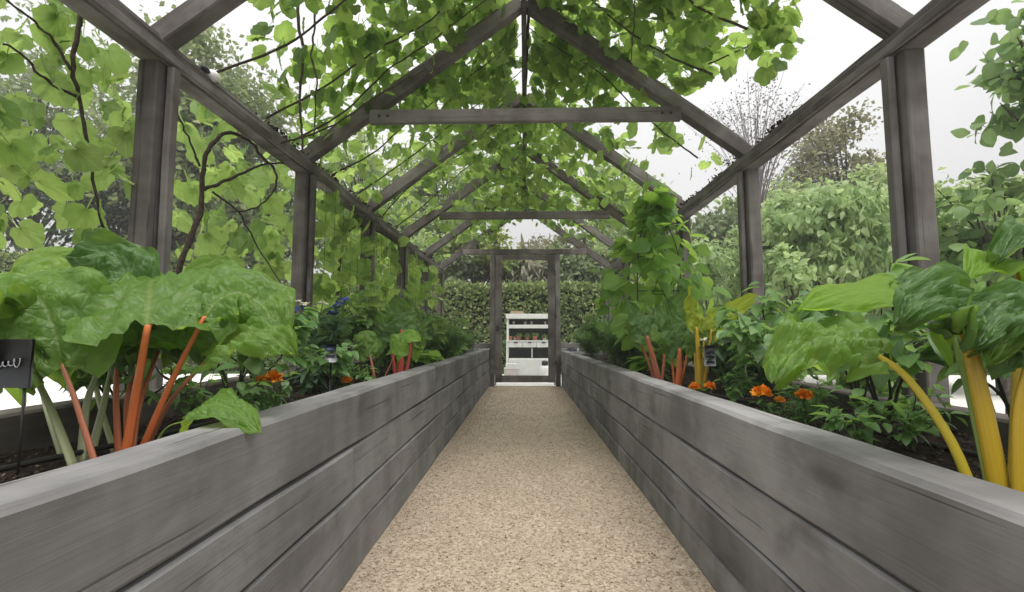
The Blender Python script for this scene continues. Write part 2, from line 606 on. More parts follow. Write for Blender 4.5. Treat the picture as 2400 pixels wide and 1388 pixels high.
M['bean'] = leafmat('bean_leaf', [(0.060, 0.16, 0.03), (0.13, 0.27, 0.045), (0.22, 0.36, 0.07)], (0.66, 0.96, 0.14), 0.52, 0.42, 0.35)
M['dill'] = leafmat('feathery_leaf', [(0.055, 0.14, 0.04), (0.10, 0.22, 0.06)], (0.38, 0.58, 0.14), 0.42, 0.6, 0)
M['borage'] = leafmat('narrow_leaf', [(0.045, 0.105, 0.050), (0.085, 0.165, 0.075)], (0.20, 0.36, 0.12), 0.3, 0.5, 0.2)
M['hedge'] = leafmat('hedge_leaf', [(0.060, 0.105, 0.035), (0.12, 0.18, 0.055), (0.22, 0.28, 0.09), (0.36, 0.40, 0.17)], (0.46, 0.56, 0.16), 0.38, 0.4, 0)
M['evergreen'] = leafmat('evergreen_leaf', [(0.085, 0.125, 0.050), (0.16, 0.205, 0.085), (0.28, 0.32, 0.15)], (0.50, 0.62, 0.22), 0.36, 0.5, 0)
M['darktree'] = leafmat('dark_leaf', [(0.012, 0.026, 0.014), (0.022, 0.045, 0.020), (0.050, 0.078, 0.030)], (0.08, 0.15, 0.05), 0.2, 0.4, 0)
M['paletree'] = leafmat('pale_leaf', [(0.14, 0.22, 0.075), (0.25, 0.34, 0.13), (0.38, 0.45, 0.22)], (0.74, 0.92, 0.34), 0.48, 0.5, 0)
M['greytree'] = leafmat('grey_leaf', [(0.085, 0.125, 0.060), (0.16, 0.205, 0.10), (0.25, 0.29, 0.16)], (0.50, 0.66, 0.26), 0.40, 0.5, 0)
M['bronze'] = leafmat('bronze_leaf', [(0.12, 0.125, 0.060), (0.20, 0.20, 0.10), (0.30, 0.295, 0.16)], (0.44, 0.42, 0.22), 0.34, 0.5, 0)
M['droop'] = leafmat('drooping_leaf', [(0.15, 0.25, 0.10), (0.28, 0.39, 0.17), (0.43, 0.53, 0.29)], (0.74, 0.94, 0.38), 0.46, 0.45, 0.2)
M['plumleaf'] = leafmat('purple_leaf', [(0.13, 0.11, 0.12), (0.21, 0.19, 0.19)], (0.30, 0.27, 0.27), 0.3, 0.5, 0)
M['figleaf'] = leafmat('rounded_leaf', [(0.075, 0.15, 0.060), (0.14, 0.24, 0.09), (0.23, 0.33, 0.13)], (0.54, 0.74, 0.24), 0.48, 0.42, 0.25)
M['limetree'] = leafmat('yellow_green_leaf', [(0.12, 0.17, 0.03), (0.20, 0.26, 0.05), (0.29, 0.34, 0.08)], (0.44, 0.52, 0.10), 0.4, 0.5, 0)
M['strawtree'] = leafmat('straw_leaf', [(0.28, 0.27, 0.19), (0.42, 0.41, 0.32)], (0.44, 0.42, 0.30), 0.3, 0.6, 0)
M['lavender'] = leafmat('lavender_leaf', [(0.14, 0.16, 0.14), (0.26, 0.26, 0.30)], (0.28, 0.28, 0.30), 0.2, 0.6, 0)
M['orange'] = leafmat('marigold_petal', [(0.74, 0.17, 0.006), (0.84, 0.30, 0.010), (0.86, 0.42, 0.02)], (0.85, 0.32, 0.02), 0.25, 0.5, 0)
M['bluepetal'] = leafmat('blue_petal', [(0.04, 0.06, 0.30), (0.08, 0.11, 0.42)], (0.14, 0.18, 0.60), 0.25, 0.5, 0)
M['cream'] = leafmat('cream_petal', [(0.72, 0.72, 0.56), (0.82, 0.81, 0.68)], (0.8, 0.8, 0.6), 0.25, 0.5, 0)
M['yellowc'] = plain('yellow_centre', (0.65, 0.42, 0.03), 0.8)
M['st_orange'] = stalkmat('orange_stalk', (0.50, 0.12, 0.035), (0.62, 0.20, 0.045))
M['st_red'] = stalkmat('red_stalk', (0.40, 0.055, 0.045), (0.30, 0.06, 0.035))
M['st_coral'] = stalkmat('coral_stalk', (0.42, 0.13, 0.075), (0.34, 0.11, 0.05))
M['st_yellow'] = stalkmat('yellow_stalk', (0.44, 0.30, 0.018), (0.54, 0.31, 0.014))
M['st_lemon'] = stalkmat('lemon_stalk', (0.42, 0.34, 0.02), (0.48, 0.36, 0.02))
M['st_pale'] = stalkmat('pale_stalk', (0.34, 0.36, 0.20), (0.26, 0.33, 0.14))
M['st_pink'] = stalkmat('pinkish_stalk', (0.42, 0.14, 0.08), (0.34, 0.20, 0.08))
M['st_green'] = stalkmat('green_stalk', (0.22, 0.30, 0.07), (0.20, 0.32, 0.06))


# ------------------------------------------------------------------ leaf shapes (base at origin, tip +Y, face +Z)
def tmpl_poly(out, rings=(0.55,), curl=0.12, fold=0.10, wave=0.03, seed=0):
    """leaf from an outline (list of (x, y)) fanned from a point near the stalk"""
    r = np.random.default_rng(seed)
    out = np.array(out, float)
    c = np.array([0.0, 0.16])
    layers = [c + (out - c) * k for k in rings] + [out]
    V = [np.array([[*c, 0.0]])]
    for L in layers:
        z = -curl * (L[:, 1] - 0.1) ** 2 + fold * np.abs(L[:, 0]) - 0.9 * curl * L[:, 0] ** 2
        z = z + r.normal(0, wave, len(L)) * (np.linalg.norm(L - c, axis=1))
        V.append(np.column_stack([L, z]))
    V = np.vstack(V)
    n = len(out)
    T = []
    for k in range(n):
        T.append((0, 1 + k, 1 + (k + 1) % n))
    for l in range(len(layers) - 1):
        a, b = 1 + l * n, 1 + (l + 1) * n
        for k in range(n):
            k2 = (k + 1) % n
            T += [(a + k, b + k, b + k2), (a + k, b + k2, a + k2)]
    UV = np.column_stack([V[:, 0] + 0.5, V[:, 1]])
    return V, np.array(T), UV


def grape_outline(seed):
    r = np.random.default_rng(seed)
    pts = []
    key = [(0, 1.0), (22, .90), (36, .80), (52, .88), (62, .92), (76, .86), (92, .76), (108, .78), (124, .78), (140, .68), (156, .58), (170, .36), (178, .12)]
    ang = [k[0] for k in key]
    rad = [k[1] for k in key]
    A = np.array([0, 11, 22, 30, 37, 46, 55, 63, 73, 84, 94, 106, 118, 130, 143, 156, 168, 177])
    Rr = np.interp(A, ang, rad) * (1 + r.normal(0, 0.035, len(A)))
    Rr[1::2] *= 0.965
    rightp = [(rr * math.sin(math.radians(a)) * 0.62, 0.34 + rr * math.cos(math.radians(a)) * 0.66) for a, rr in zip(A, Rr)]
    leftp = [(-x * (1 + r.normal(0, 0.03)), y) for x, y in rightp[1:]][::-1]
    return rightp + leftp


def with_stalk(tm, ln=.42, wd=.018):
    V, T, UV = tm
    n = len(V)
    V2 = np.array([(-wd, .17, -.004), (wd, .17, -.004), (-wd, -.1, .03), (wd, -.1, .03), (-wd, -ln, .16), (wd, -ln, .16)])
    T2 = np.array([(0, 1, 3), (0, 3, 2), (2, 3, 5), (2, 5, 4)]) + n
    return np.vstack([V, V2]), np.vstack([T, T2]), np.vstack([UV, np.tile([.5, .1], (6, 1))])


GRAPE = [with_stalk(tmpl_poly(grape_outline(s), (0.55,), cu, fo, 0.045, s)) for s, cu, fo in ((1, .15, .1), (2, .35, .05), (3, .05, .2), (4, .5, -.1), (5, .25, .15))]


def ovate(n=7, wmax=0.5, peak=0.38, curl=0.3, fold=0.2, heart=0.0, wave=0.0, seed=0):
    r = np.random.default_rng(seed)
    V, UV, T = [], [], []
    for i in range(n + 1):
        s = i / n
        wd = wmax * (math.sin(PI * min(1, s / (2 * peak))) if s < peak else math.cos(PI / 2 * (s - peak) / (1 - peak)) ** 0.8)
        if i == 0: wd = 0.02 + heart * 0.18
        y = s
        z = -curl * s * s
        for sx in (-1, 0, 1):
            yy = y - (heart * 0.12 * (1 - s) ** 2 if sx else 0)
            V.append((sx * wd, yy, z + (fold * wd if sx else 0) + (r.normal(0, wave) if sx else 0)))
            UV.append((0.5 + 0.5 * sx * wd / max(wmax, .01), s))
    for i in range(n):
        a, b = 3 * i, 3 * (i + 1)
        for k in (0, 1):
            T += [(a + k, a + k + 1, b + k + 1), (a + k, b + k + 1, b + k)]
    return np.array(V), np.array(T), np.array(UV)


OVATE = [ovate(6, .30, .38, c, f, 0, .012, s) for c, f, s in ((.2, .3, 1), (.45, .15, 2), (.6, .35, 3))]
HEART = [ovate(7, .43, .30, c, f, 1, .015, s) for c, f, s in ((.25, .2, 4), (.5, .1, 5), (.1, .35, 6))]
ROUND = [ovate(6, .42, .45, c, f, .3, .015, s) for c, f, s in ((.2, .15, 7), (.4, .05, 8))]
LANCE = [ovate(5, .13, .35, c, .3, 0, .004, s) for c, s in ((.4, 9), (.9, 10), (.15, 11))]
SIMPLE = [ovate(2, .36, .45, c, f, 0, 0, s) for c, f, s in ((.2, .3, 12), (.5, .1, 13), (.1, -.2, 14))]
TOM = [tmpl_poly([(0, 1), (.1, .86), (.26, .84), (.2, .7), (.38, .62), (.24, .5), (.40, .36), (.2, .3), (.16, .12), (0, 0.02),
                  (-.16, .12), (-.2, .3), (-.40, .36), (-.24, .5), (-.38, .62), (-.2, .7), (-.26, .84), (-.1, .86)], (), c, f, .05, s) for c, f, s in ((.4, .2, 15), (.7, .1, 16))]
THREAD = [ovate(2, .035, .5, c, 0, 0, 0, s) for c, s in ((.3, 17), (-.3, 18))]
PETAL = [ovate(3, .30, .62, c, .15, 0, .02, s) for c, s in ((.5, 19), (-.3, 20), (.15, 21))]


def unit(a):
    return a / (np.linalg.norm(a, axis=-1, keepdims=True) + 1e-9)


def scatter(name, mat, tmpls, P, D, Nn, Sz, parent=None):
    """one foliage mesh: a leaf of a shape of TMPLS at each P, pointing along D, facing Nn"""
    P, D, Nn, Sz = np.asarray(P, float), unit(np.asarray(D, float)), np.asarray(Nn, float), np.asarray(Sz, float)
    X = unit(np.cross(D, Nn))
    Z = np.cross(X, D)
    base = world_base(parent) if parent is not None else np.zeros(3)
    pick = rng.integers(0, len(tmpls), len(P))
    VV, TT, UU, n0 = [], [], [], 0
    for k, (V, T, UV) in enumerate(tmpls):
        I = np.where(pick == k)[0]
        if len(I) == 0: continue
        asp = rng.uniform(0.85, 1.15, (len(I), 1, 1))
        W = (V[None, :, 0:1] * asp * X[I][:, None, :] + V[None, :, 1:2] * D[I][:, None, :] + V[None, :, 2:3] * Z[I][:, None, :])
        W = W * Sz[I][:, None, None] + P[I][:, None, :] - base
        VV.append(W.reshape(-1, 3))
        TT.append((T[None] + (n0 + np.arange(len(I)) * len(V))[:, None, None]).reshape(-1, 3))
        UU.append(np.broadcast_to(UV[None], (len(I), *UV.shape)).reshape(-1, 2))
        n0 += len(I) * len(V)
    V, T, U = np.concatenate(VV), np.concatenate(TT), np.concatenate(UU)
    me = bpy.data.meshes.new(name)
    me.vertices.add(len(V))
    me.vertices.foreach_set("co", V.astype(np.float32).ravel())
    me.loops.add(T.size)
    me.loops.foreach_set("vertex_index", T.astype(np.int32).ravel())
    me.polygons.add(len(T))
    me.polygons.foreach_set("loop_start", np.arange(0, T.size, 3, dtype=np.int32))
    me.polygons.foreach_set("use_smooth", np.ones(len(T), bool))
    uvl = me.uv_layers.new(name="UVMap")
    uvl.data.foreach_set("uv", U[T.ravel()].astype(np.float32).ravel())
    me.materials.append(mat)
    me.update(calc_edges=True)
    me.validate()
    return link(name, me, parent)


def rdir(n, up=0.0):
    d = unit(rng.normal(size=(n, 3)))
    d[:, 2] += up
    return unit(d)


# ------------------------------------------------------------------ the setting
def sheet(name, x0, x1, y0, y1, z, mat, kind='structure'):
    mb = MB()
    mb.add([(x0, y0, z), (x1, y0, z), (x1, y1, z), (x0, y1, z)], [(0, 1, 2, 3)])
    o = mb.build(name, mat, None, False)
    return tag(o, None, None, None, kind)


tag(sheet('ground', -150, 150, -150, 150, -0.012, M['turf']), 'dark green ground beyond the paving and the hedges', 'ground')
tag(sheet('paving', -17, 15, -6, 12.2, -0.006, M['paving']), 'pale bleached gravel paving outside the timber frame', 'paving')
PL, PR = -0.650, 0.677            # the path's edges
Y0, SP = 2.05, 1.452              # the first truss, the spacing
YD = Y0 + 5 * SP                  # the door end
EAVE_X, EAVE_Z, RIDGE_Z = 1.565, 2.14, 3.375
TIE_Z = 2.478
BED_TOP_L, BED_TOP_R, SOIL_Z = 0.688, 0.655, 0.575
BED_IN, BED_OUT = 0.125, (1.43, 1.545)

tag(sheet('path', PL - 0.01, PR + 0.01, -1.0, YD - 0.02, 0.0, M['pathmat']), 'tan fine gravel path between the two raised beds', 'path')
# loose stones on the path
_n = 34000
_y = 0.95 + 8.3 * rng.random(_n) ** 1.7
_x = rng.uniform(PL + 0.01, PR - 0.01, _n)
_s = rng.uniform(0.0028, 0.0075, _n) * (0.75 + 0.25 * rng.random(_n))
OCT = (np.array([(1, 0, 0), (0, 1, 0), (-1, 0, 0), (0, -1, 0), (0, 0, .7), (0, 0, -.7)], float),
       np.array([(0, 1, 4), (1, 2, 4), (2, 3, 4), (3, 0, 4), (1, 0, 5), (2, 1, 5), (3, 2, 5), (0, 3, 5)]), np.zeros((6, 2)))
OCT2 = (OCT[0] * np.array([1.5, .8, .8]), OCT[1], OCT[2])
OCT3 = (OCT[0] * np.array([1.0, .6, 1.0]) + np.array([(0.1, 0, 0), (0, .1, 0), (0, 0, 0), (-.2, 0, 0), (.2, .1, 0), (0, 0, 0)]), OCT[1], OCT[2])
_d = rdir(_n)
_d[:, 2] *= 0.25
_g = scatter('gravel', M['pebbles'], [OCT, OCT2, OCT3], np.column_stack([_x, _y, _s * 0.35]), _d, np.tile([0, 0.05, 1.0], (_n, 1)), _s)
tag(_g, 'loose tan pebbles scattered over the gravel path', 'gravel', None, 'stuff')
for p in _g.data.polygons: pass


_n = 150
_e = rng.choice([-1, 1], _n)
_x = np.where(_e < 0, PL + 0.02 + np.abs(rng.normal(0, .09, _n)), PR - 0.02 - np.abs(rng.normal(0, .09, _n)))
_P = np.column_stack([_x, 1.1 + 7.5 * rng.random(_n) ** 1.4, np.full(_n, .008)])
tag(scatter('leaf_litter', M['litter'], SIMPLE + LANCE, _P, rdir(_n) * np.array([1, 1, .2]), np.tile([0, .1, 1.0], (_n, 1)) + rng.normal(0, .25, (_n, 3)), rng.uniform(.010, .024, _n)),
    'small dry leaf flakes along the edges of the path', 'leaf litter', None, 'stuff')


# ------------------------------------------------------------------ timbers
def timber(name, a, b, wd, ht, parent, mat=None, up=(0, 0, 1), seg=None, wob=0.0015, ch=0.006):
    """a squared timber from a to b; wd across, ht along UP"""
    a, b = np.asarray(a, float), np.asarray(b, float)
    L = np.linalg.norm(b - a)
    X = (b - a) / L
    Z = np.asarray(up, float)
    Z = Z - X * np.dot(Z, X)
    Z /= np.linalg.norm(Z)
    Y = np.cross(Z, X)
    seg = seg or max(2, int(L / 0.18))
    h, w2 = ht / 2, wd / 2
    prof = [(-w2 + ch, -h), (w2 - ch, -h), (w2, -h + ch), (w2, h - ch), (w2 - ch, h), (-w2 + ch, h), (-w2, h - ch), (-w2, -h + ch)]
    V, UV = [], []
    ph = rng.uniform(0, 50)
    for i in range(seg + 1):
        x = -L / 2 + L * i / seg
        for k, (py, pz) in enumerate(prof):
            dy = wob * noise.noise((x * 2.2 + ph, py * 9, 1.0)) * 2
            dz = wob * noise.noise((x * 2.2 + ph, pz * 9, 7.0)) * 2
            V.append((x, py + dy, pz + dz))
    n = 8
    Fc = []
    for i in range(seg):
        for k in range(n):
            k2 = (k + 1) % n
            Fc.append((i * n + k, (i + 1) * n + k, (i + 1) * n + k2, i * n + k2))
    Fc.append(tuple(range(n)))
    Fc.append(tuple(seg * n + k for k in range(n - 1, -1, -1)))
    me = bpy.data.meshes.new(name)
    me.from_pydata([tuple(v) for v in V], [], Fc)
    me.materials.append(mat or M['wood'])
    me.update()
    o = link(name, me, parent)
    base = world_base(parent) if parent is not None else np.zeros(3)
    Mx = Matrix((X, Y, Z)).transposed().to_4x4()
    Mx.translation = Vector((a + b) / 2 - base)
    o.matrix_local = Mx
    return o


frame = thing('timber_frame', 'grey weathered gabled timber frame standing over the path and both beds', 'frame', (0, 0, 0))
PW, PD = 0.105, 0.085
for i in range(-1, 6):
    y = Y0 + i * SP
    for s in (-1, 1):
        cx = s * (EAVE_X + PW / 2)
        p = timber('post', (cx, y, 0.0), (cx, y, EAVE_Z - 0.052), PW, PD, frame, up=(0, 1, 0) if False else (1, 0, 0))
        # glazing batten on the inner face, leaving a dark groove
        c2 = s * (EAVE_X - 0.016)
        timber('post_batten', (c2, y + 0.028, 0.45), (c2, y + 0.028, EAVE_Z - 0.052), 0.045, 0.026, p, up=(1, 0, 0)) if False else None
for s in (-1, 1):
    cx = s * (EAVE_X + 0.045)
    pl = timber('eave_beam', (cx, -1.2, EAVE_Z), (cx, YD + 0.06, EAVE_Z), 0.10, 0.10, frame, seg=60, wob=0.003)
slope = math.atan2(RIDGE_Z - EAVE_Z, EAVE_X)
RN = np.array([math.sin(slope), 0, math.cos(slope)])
for i in range(-1, 6):
    y = Y0 + i * SP
    for s in (-1, 1):
        n = np.array([s * RN[0], 0, RN[2]])
        e = np.array([s * (EAVE_X + 0.03), y, EAVE_Z + 0.035]) + n * 0.035
        r = np.array([s * 0.022, y, RIDGE_Z]) + n * 0.0
        ra = timber('rafter', e, r, 0.088, 0.092, frame, up=n)
        e2 = e + n * 0.061
        r2 = r + n * 0.061
        timber('rafter_batten', e2 + (r2 - e2) * 0.04, r2 - (r2 - e2) * 0.05, 0.04, 0.024, frame, M['batten'], up=n)
rb = timber('ridge_beam', (0, -1.2, RIDGE_Z - 0.03), (0, YD + 0.05, RIDGE_Z - 0.03), 0.040, 0.13, frame, M['batten'], seg=50)
for i in (1, 3):
    y = Y0 + i * SP - 0.048 - 0.031
    hw = EAVE_X * (RIDGE_Z - TIE_Z) / (RIDGE_Z - EAVE_Z) - 0.03
    timber('collar_tie', (-hw, y, TIE_Z), (hw, y, TIE_Z), 0.05, 0.098, frame)
    for bx in (-hw + .07, -hw + .13, hw - .13, hw - .07):
        mb = MB()
        mb.tube([(bx, y - .031, TIE_Z), (bx, y - .022, TIE_Z)], .011, 6)
        mb.build('bolt', M['iron'], frame)
# second strips on the posts and the eave beams: the twin boards with the dark groove of the photograph
for i in range(-1, 6):
    y = Y0 + i * SP
    for s in (-1, 1):
        cx = s * (EAVE_X - 0.0165)
        timber('post_strip', (cx, y + 0.012, 0.30), (cx, y + 0.012, EAVE_Z - 0.06), 0.050, 0.033, frame, up=(1, 0, 0))
for s in (-1, 1):
    cx = s * (EAVE_X - 0.019)
    timber('eave_strip', (cx, -1.2, EAVE_Z - 0.026), (cx, YD - 0.06, EAVE_Z - 0.026), 0.026, 0.042, frame, seg=60, wob=0.002)
    timber('eave_cap', (s * (EAVE_X + 0.055), -1.2, EAVE_Z + 0.064), (s * (EAVE_X + 0.055), YD, EAVE_Z + 0.064), 0.075, 0.024, frame, M['batten'], seg=70, wob=0.006)
# door end: beam, two door posts, sill and leaf
ZB = 2.50
hw = EAVE_X * (RIDGE_Z - ZB) / (RIDGE_Z - EAVE_Z) + 0.05
timber('end_beam', (-hw, YD - 0.09, ZB), (hw, YD - 0.09, ZB), 0.07, 0.10, frame)
JL, JR = PL + 0.0, PR - 0.01
for x in (JL + 0.05, JR - 0.05):
    timber('door_post', (x, YD - 0.09, 0.0), (x, YD - 0.09, ZB - 0.052), 0.10, 0.09, frame, up=(1, 0, 0))
    timber('door_stop', (x + (0.062 if x < 0 else -0.062), YD - 0.07, 0.02), (x + (0.062 if x < 0 else -0.062), YD - 0.07, ZB - 0.054), 0.03, 0.022, frame, M['batten'], up=(1, 0, 0))
door = timber('door', (JL + 0.167, YD - 0.10, 0.07), (JL + 0.167, YD - 0.10, ZB - 0.06), 0.045, 0.13, frame, up=(1, 0, 0))
dz = 0.0
timber('door_stile', (JR - 0.145, YD - 0.10, 0.07), (JR - 0.145, YD - 0.10, ZB - 0.06), 0.045, 0.12, door, up=(1, 0, 0)) if False else None


def child_timber(name, a, b, wd, ht, parent, **kw):
    """timber under a rotated timber"""
    o = timber(name, a, b, wd, ht, None, **kw)
    bpy.context.view_layer.update()
    mw = o.matrix_world.copy()
    o.parent = parent
    o.matrix_parent_inverse = parent.matrix_local.inverted()
    o.matrix_basis = mw
    return o


XL, XR = JL + 0.167 + 0.066, JR - 0.167 - 0.066
child_timber('door_stile', (JR - 0.167, YD - 0.10, 0.07), (JR - 0.167, YD - 0.10, ZB - 0.06), 0.045, 0.13, door, up=(1, 0, 0))
child_timber('top_rail', (XL, YD - 0.10, ZB - 0.105), (XR, YD - 0.10, ZB - 0.105), 0.043, 0.085, door)
child_timber('bottom_rail', (XL, YD - 0.10, 0.135), (XR, YD - 0.10, 0.135), 0.043, 0.125, door)
mb = MB()
mb.box((JL + 0.15, YD - 0.132, 1.06), (0.035, 0.012, 0.10))
mb.tube(spline([(JL + 0.15, YD - 0.135, 1.07), (JL + 0.15, YD - 0.18, 1.07), (JL + 0.20, YD - 0.185, 1.065), (JL + 0.25, YD - 0.18, 1.06)], 10), 0.010, 6)
h = mb.build('door_handle', M['iron'], None)
h.parent = door
h.matrix_parent_inverse = door.matrix_local.inverted()
for z in (0.45, 1.3, 2.1):
    mb = MB()
    mb.tube([(JR - 0.093, YD - 0.135, z - 0.05), (JR - 0.093, YD - 0.135, z + 0.05)], 0.012, 8)
    h = mb.build('door_hinge', M['iron'], None)
    h.parent = door
    h.matrix_parent_inverse = door.matrix_local.inverted()
# the end bays beside the door: a middle rail
for x0, x1 in ((-EAVE_X, JL), (JR, EAVE_X)):
    timber('end_rail', (x0, YD - 0.09, 0.74), (x1, YD - 0.09, 0.74), 0.06, 0.08, frame)
# small bright glass fittings and flakes on the eave beam
for (u, v, r), lb in zip([(497, 178, 0.030), (650, 338, 0.022)],
                         ['white glass bulb on the eave beam beside the first post', 'reddish white glass bulb on the eave beam near the second post']):
    P = atx(u, v, -(EAVE_X - 0.0))
    t_ = thing('glass_bulb', lb, 'bulb', P - np.array([0, 0.05, 0.0]), 'glass bulbs on the eave beam')
    mb = MB()
    mb.tube([P + np.array([0, -0.075, 0.008]), P + np.array([0, -0.05, 0.006]), P + np.array([0, -0.03, 0.004])], [0.012, 0.014, 0.012], 8)
    mb.build('socket', M['iron'], t_)
    mb = MB()
    mb.tube([P + np.array([0, a, 0.002]) for a in (-0.03, -0.018, 0.0, 0.02, 0.035, 0.042)], [0.4 * r, 0.8 * r, r, r * .95, r * .6, r * .1], 12)
    mb.build('bulb', M['glassy'], t_)
# moss and debris on the eave caps
_n = 900
_sg = rng.choice([-1, 1], _n)
_cl = rng.uniform(1.2, YD - 0.2, 26)
_y = _cl[rng.integers(0, 26, _n)] + rng.normal(0, 0.09, _n)
_P = np.column_stack([_sg * (EAVE_X + 0.03 + rng.normal(0, 0.016, _n)), _y, np.full(_n, EAVE_Z + 0.078) + np.abs(rng.normal(0, 0.007, _n))])
scatter('moss', M['crumbs'], [OCT, OCT2], _P, rdir(_n), rdir(_n, 1), rng.uniform(0.006, 0.016, _n), frame)

# ------------------------------------------------------------------ raised beds
YB0, YB1 = -0.8, YD - 0.16
for s, xi, top, lb in ((-1, PL, BED_TOP_L, 'grey sleeper raised bed with the black slate sign and orange-stalked chard'),
                       (1, PR, BED_TOP_R, 'grey sleeper raised bed with the bean obelisk and yellow-stalked chard')):
    bed = thing('raised_bed', lb, 'raised bed', (s * 1.1, YB0, 0), 'raised beds along the path')
    hh = [0.205, 0.175, 0.150]
    hh.append(top - sum(hh) + 0.0)
    z = top
    cuts = [[YB0, 3.62, YB1], [YB0, 1.9, 5.2, YB1], [YB0, 2.9, 6.4, YB1], [YB0, 4.1, YB1]]
    if s > 0: cuts = [[YB0, 4.6, YB1], [YB0, 3.0, 6.2, YB1], [YB0, 2.3, 5.6, YB1], [YB0, 3.7, YB1]]
    for j, h_ in enumerate(hh):
        gap = 0.007 if j < 3 else 0.0
        zc = z - h_ / 2 + gap / 2
        for a, b in zip(cuts[j][:-1], cuts[j][1:]):
            jit = random.uniform(-0.003, 0.003)
            cx = xi + s * (BED_IN / 2) + jit
            timber('inner_sleeper', (cx, a + 0.002, zc), (cx, b - 0.002, zc), BED_IN, h_ - gap, bed, M['bed'], seg=int((b - a) / 0.12) + 2, wob=0.003, ch=0.008 if j else 0.012)
            ox = s * (BED_OUT[0] + 0.055) + jit
            timber('outer_sleeper', (ox, a + 0.002, zc), (ox, b - 0.002, zc), 0.105, h_ - gap, bed, M['batten'], seg=int((b - a) / 0.12) + 2, wob=0.003, ch=0.008)  # darker wood here carries the shadow inside the bed as colour
        z -= h_
    for yy in (YB0 - 0.055, YB1 + 0.045):
        timber('end_sleeper', (xi, yy, top / 2 - 0.01), (s * BED_OUT[1], yy, top / 2 - 0.01), 0.085, top - 0.02, bed, M['bed'])
    # soil: an uneven sheet
    mb = MB()
    x0, x1 = sorted((xi + s * BED_IN * 0.9, s * (BED_OUT[0] + 0.01)))
    nx, ny = 16, 170
    V = []
    for i in range(ny + 1):
        for k in range(nx + 1):
            x, y = x0 + (x1 - x0) * k / nx, YB0 + (YB1 - YB0) * i / ny
            V.append((x, y, SOIL_Z + 0.03 * noise.noise((x * 3, y * 3, s)) + 0.014 * noise.noise((x * 14, y * 14, s))))
    Fc = [(i * (nx + 1) + k, i * (nx + 1) + k + 1, (i + 1) * (nx + 1) + k + 1, (i + 1) * (nx + 1) + k) for i in range(ny) for k in range(nx)]
    mb.add(V, Fc)
    tag(mb.build('soil', M['soil'], None), 'dark crumbly soil filling the raised bed', 'soil', None, 'structure')
    _n = 3800
    yy = 0.6 + rng.random(_n) ** 1.5 * 5
    xx = rng.uniform(x0 + 0.03, x1 - 0.03, _n)
    P = np.column_stack([xx, yy, [SOIL_Z + 0.03 * noise.noise((a * 3, b * 3, s)) + 0.008 for a, b in zip(xx, yy)]])
    tag(scatter('mulch', M['crumbs'], [OCT, OCT2, OCT3], P, rdir(_n) * np.array([1, 1, .3]), np.tile([0, .05, 1.0], (_n, 1)), rng.uniform(0.002, 0.008, _n)),
        'dark crumbs and chips strewn over the bed soil', 'mulch', None, 'stuff')
    # drip hose
    pts = [(s * (1.08 + 0.10 * math.sin(k * 0.9) + 0.02 * math.sin(k * 2.3)), 0.6 + k * 0.42, SOIL_Z + 0.022 + 0.008 * math.sin(k * 1.7)) for k in range(17)]
    mb = MB()
    mb.tube(spline(pts, 120), 0.0075, 8)
    tag(mb.build('drip_hose', M['hose'], None), 'black drip hose lying on the soil of the ' + ('slate sign' if s < 0 else 'bean obelisk') + ' bed', 'hose', 'drip hoses')


# ------------------------------------------------------------------ Swiss chard
def chard_leaf(root, stalk, mid, Wd, mat, smat, r0=0.012, r1=0.007, up=(0, 0, 1), ruffle=0.03, crinkle=0.010, fold=0.15, seed=0, flat=0.6, heart=0.15, twist=0.0):
    """STALK: points from soil to blade; MID: points of the blade's midrib on from there; WD: blade width"""
    pts = spline(mid, 34)
    n, m = 33, 11
    T = unit(np.gradient(pts, axis=0))
    upv = np.asarray(up, float)
    V, UV, NRM = [], [], []
    L = np.linalg.norm(np.diff(pts, axis=0), axis=1).sum()
    for i in range(n + 1):
        sN = np.cross(T[i], upv)
        sN /= np.linalg.norm(sN) + 1e-9
        nn = np.cross(sN, T[i])
        t = i / n
        ca, sa = math.cos(twist * t), math.sin(twist * t)
        sN, nn = ca * sN + sa * nn, ca * nn - sa * sN
        NRM.append(nn)
        wd = 0.5 * Wd * (max(0.0, math.sin(PI * (0.06 + 0.94 * t) ** 0.72)) ** 0.62)
        if i == n: wd = 0.004
        for k in range(-m, m + 1):
            q = k / m
            back = -heart * L * (abs(q) ** 1.5) * (1 - t) ** 3
            p = pts[i] + T[i] * back
            ph = noise.noise((q * 1.5 + seed, t * 3.2, seed * 1.7))
            z = fold * wd * abs(q) ** 1.3 + ruffle * (abs(q) ** 2) * math.sin(t * 15 + (3 if q > 0 else 0) + 2.5 * ph + seed)
            z += crinkle * abs(math.sin(PI * (t * 7.0 - abs(q) * 2.2))) * (1 - 0.5 * abs(q)) * min(1, abs(q) * 5)
            z += min(1, abs(q) * 4) * crinkle * 2.0 * noise.noise((q * 3.2 + seed, t * 6, 3.1)) + min(1, abs(q) * 4) * crinkle * 1.3 * noise.noise((q * 7 + seed, t * 14, 9.1))
            wob = 1 + 0.07 * math.sin(t * 19 + seed + q) * abs(q)
            V.append(p + sN * wd * q * wob + nn * z)
            UV.append((0.5 + 0.5 * q, t))
    w_ = 2 * m + 1
    Fc = [(i * w_ + k, i * w_ + k + 1, (i + 1) * w_ + k + 1, (i + 1) * w_ + k) for i in range(n) for k in range(2 * m)]
    mb = MB()
    mb.add(V, Fc, UV)
    lf = mb.build('leaf', mat, root)
    mb = MB()
    sp_ = spline(stalk, 16)
    a = np.vstack([sp_, pts[1:26]])
    R = np.concatenate([np.linspace(r0, r1, 16), np.linspace(r1, 0.0012, 25)])
    a[16:] -= np.array(NRM[1:26]) * (R[16:, None] * 0.5 + 0.0025)
    mb.tube(a, R, 10, True, flat)
    mb.build('stalk', smat, lf, base=world_base(root))
    return lf


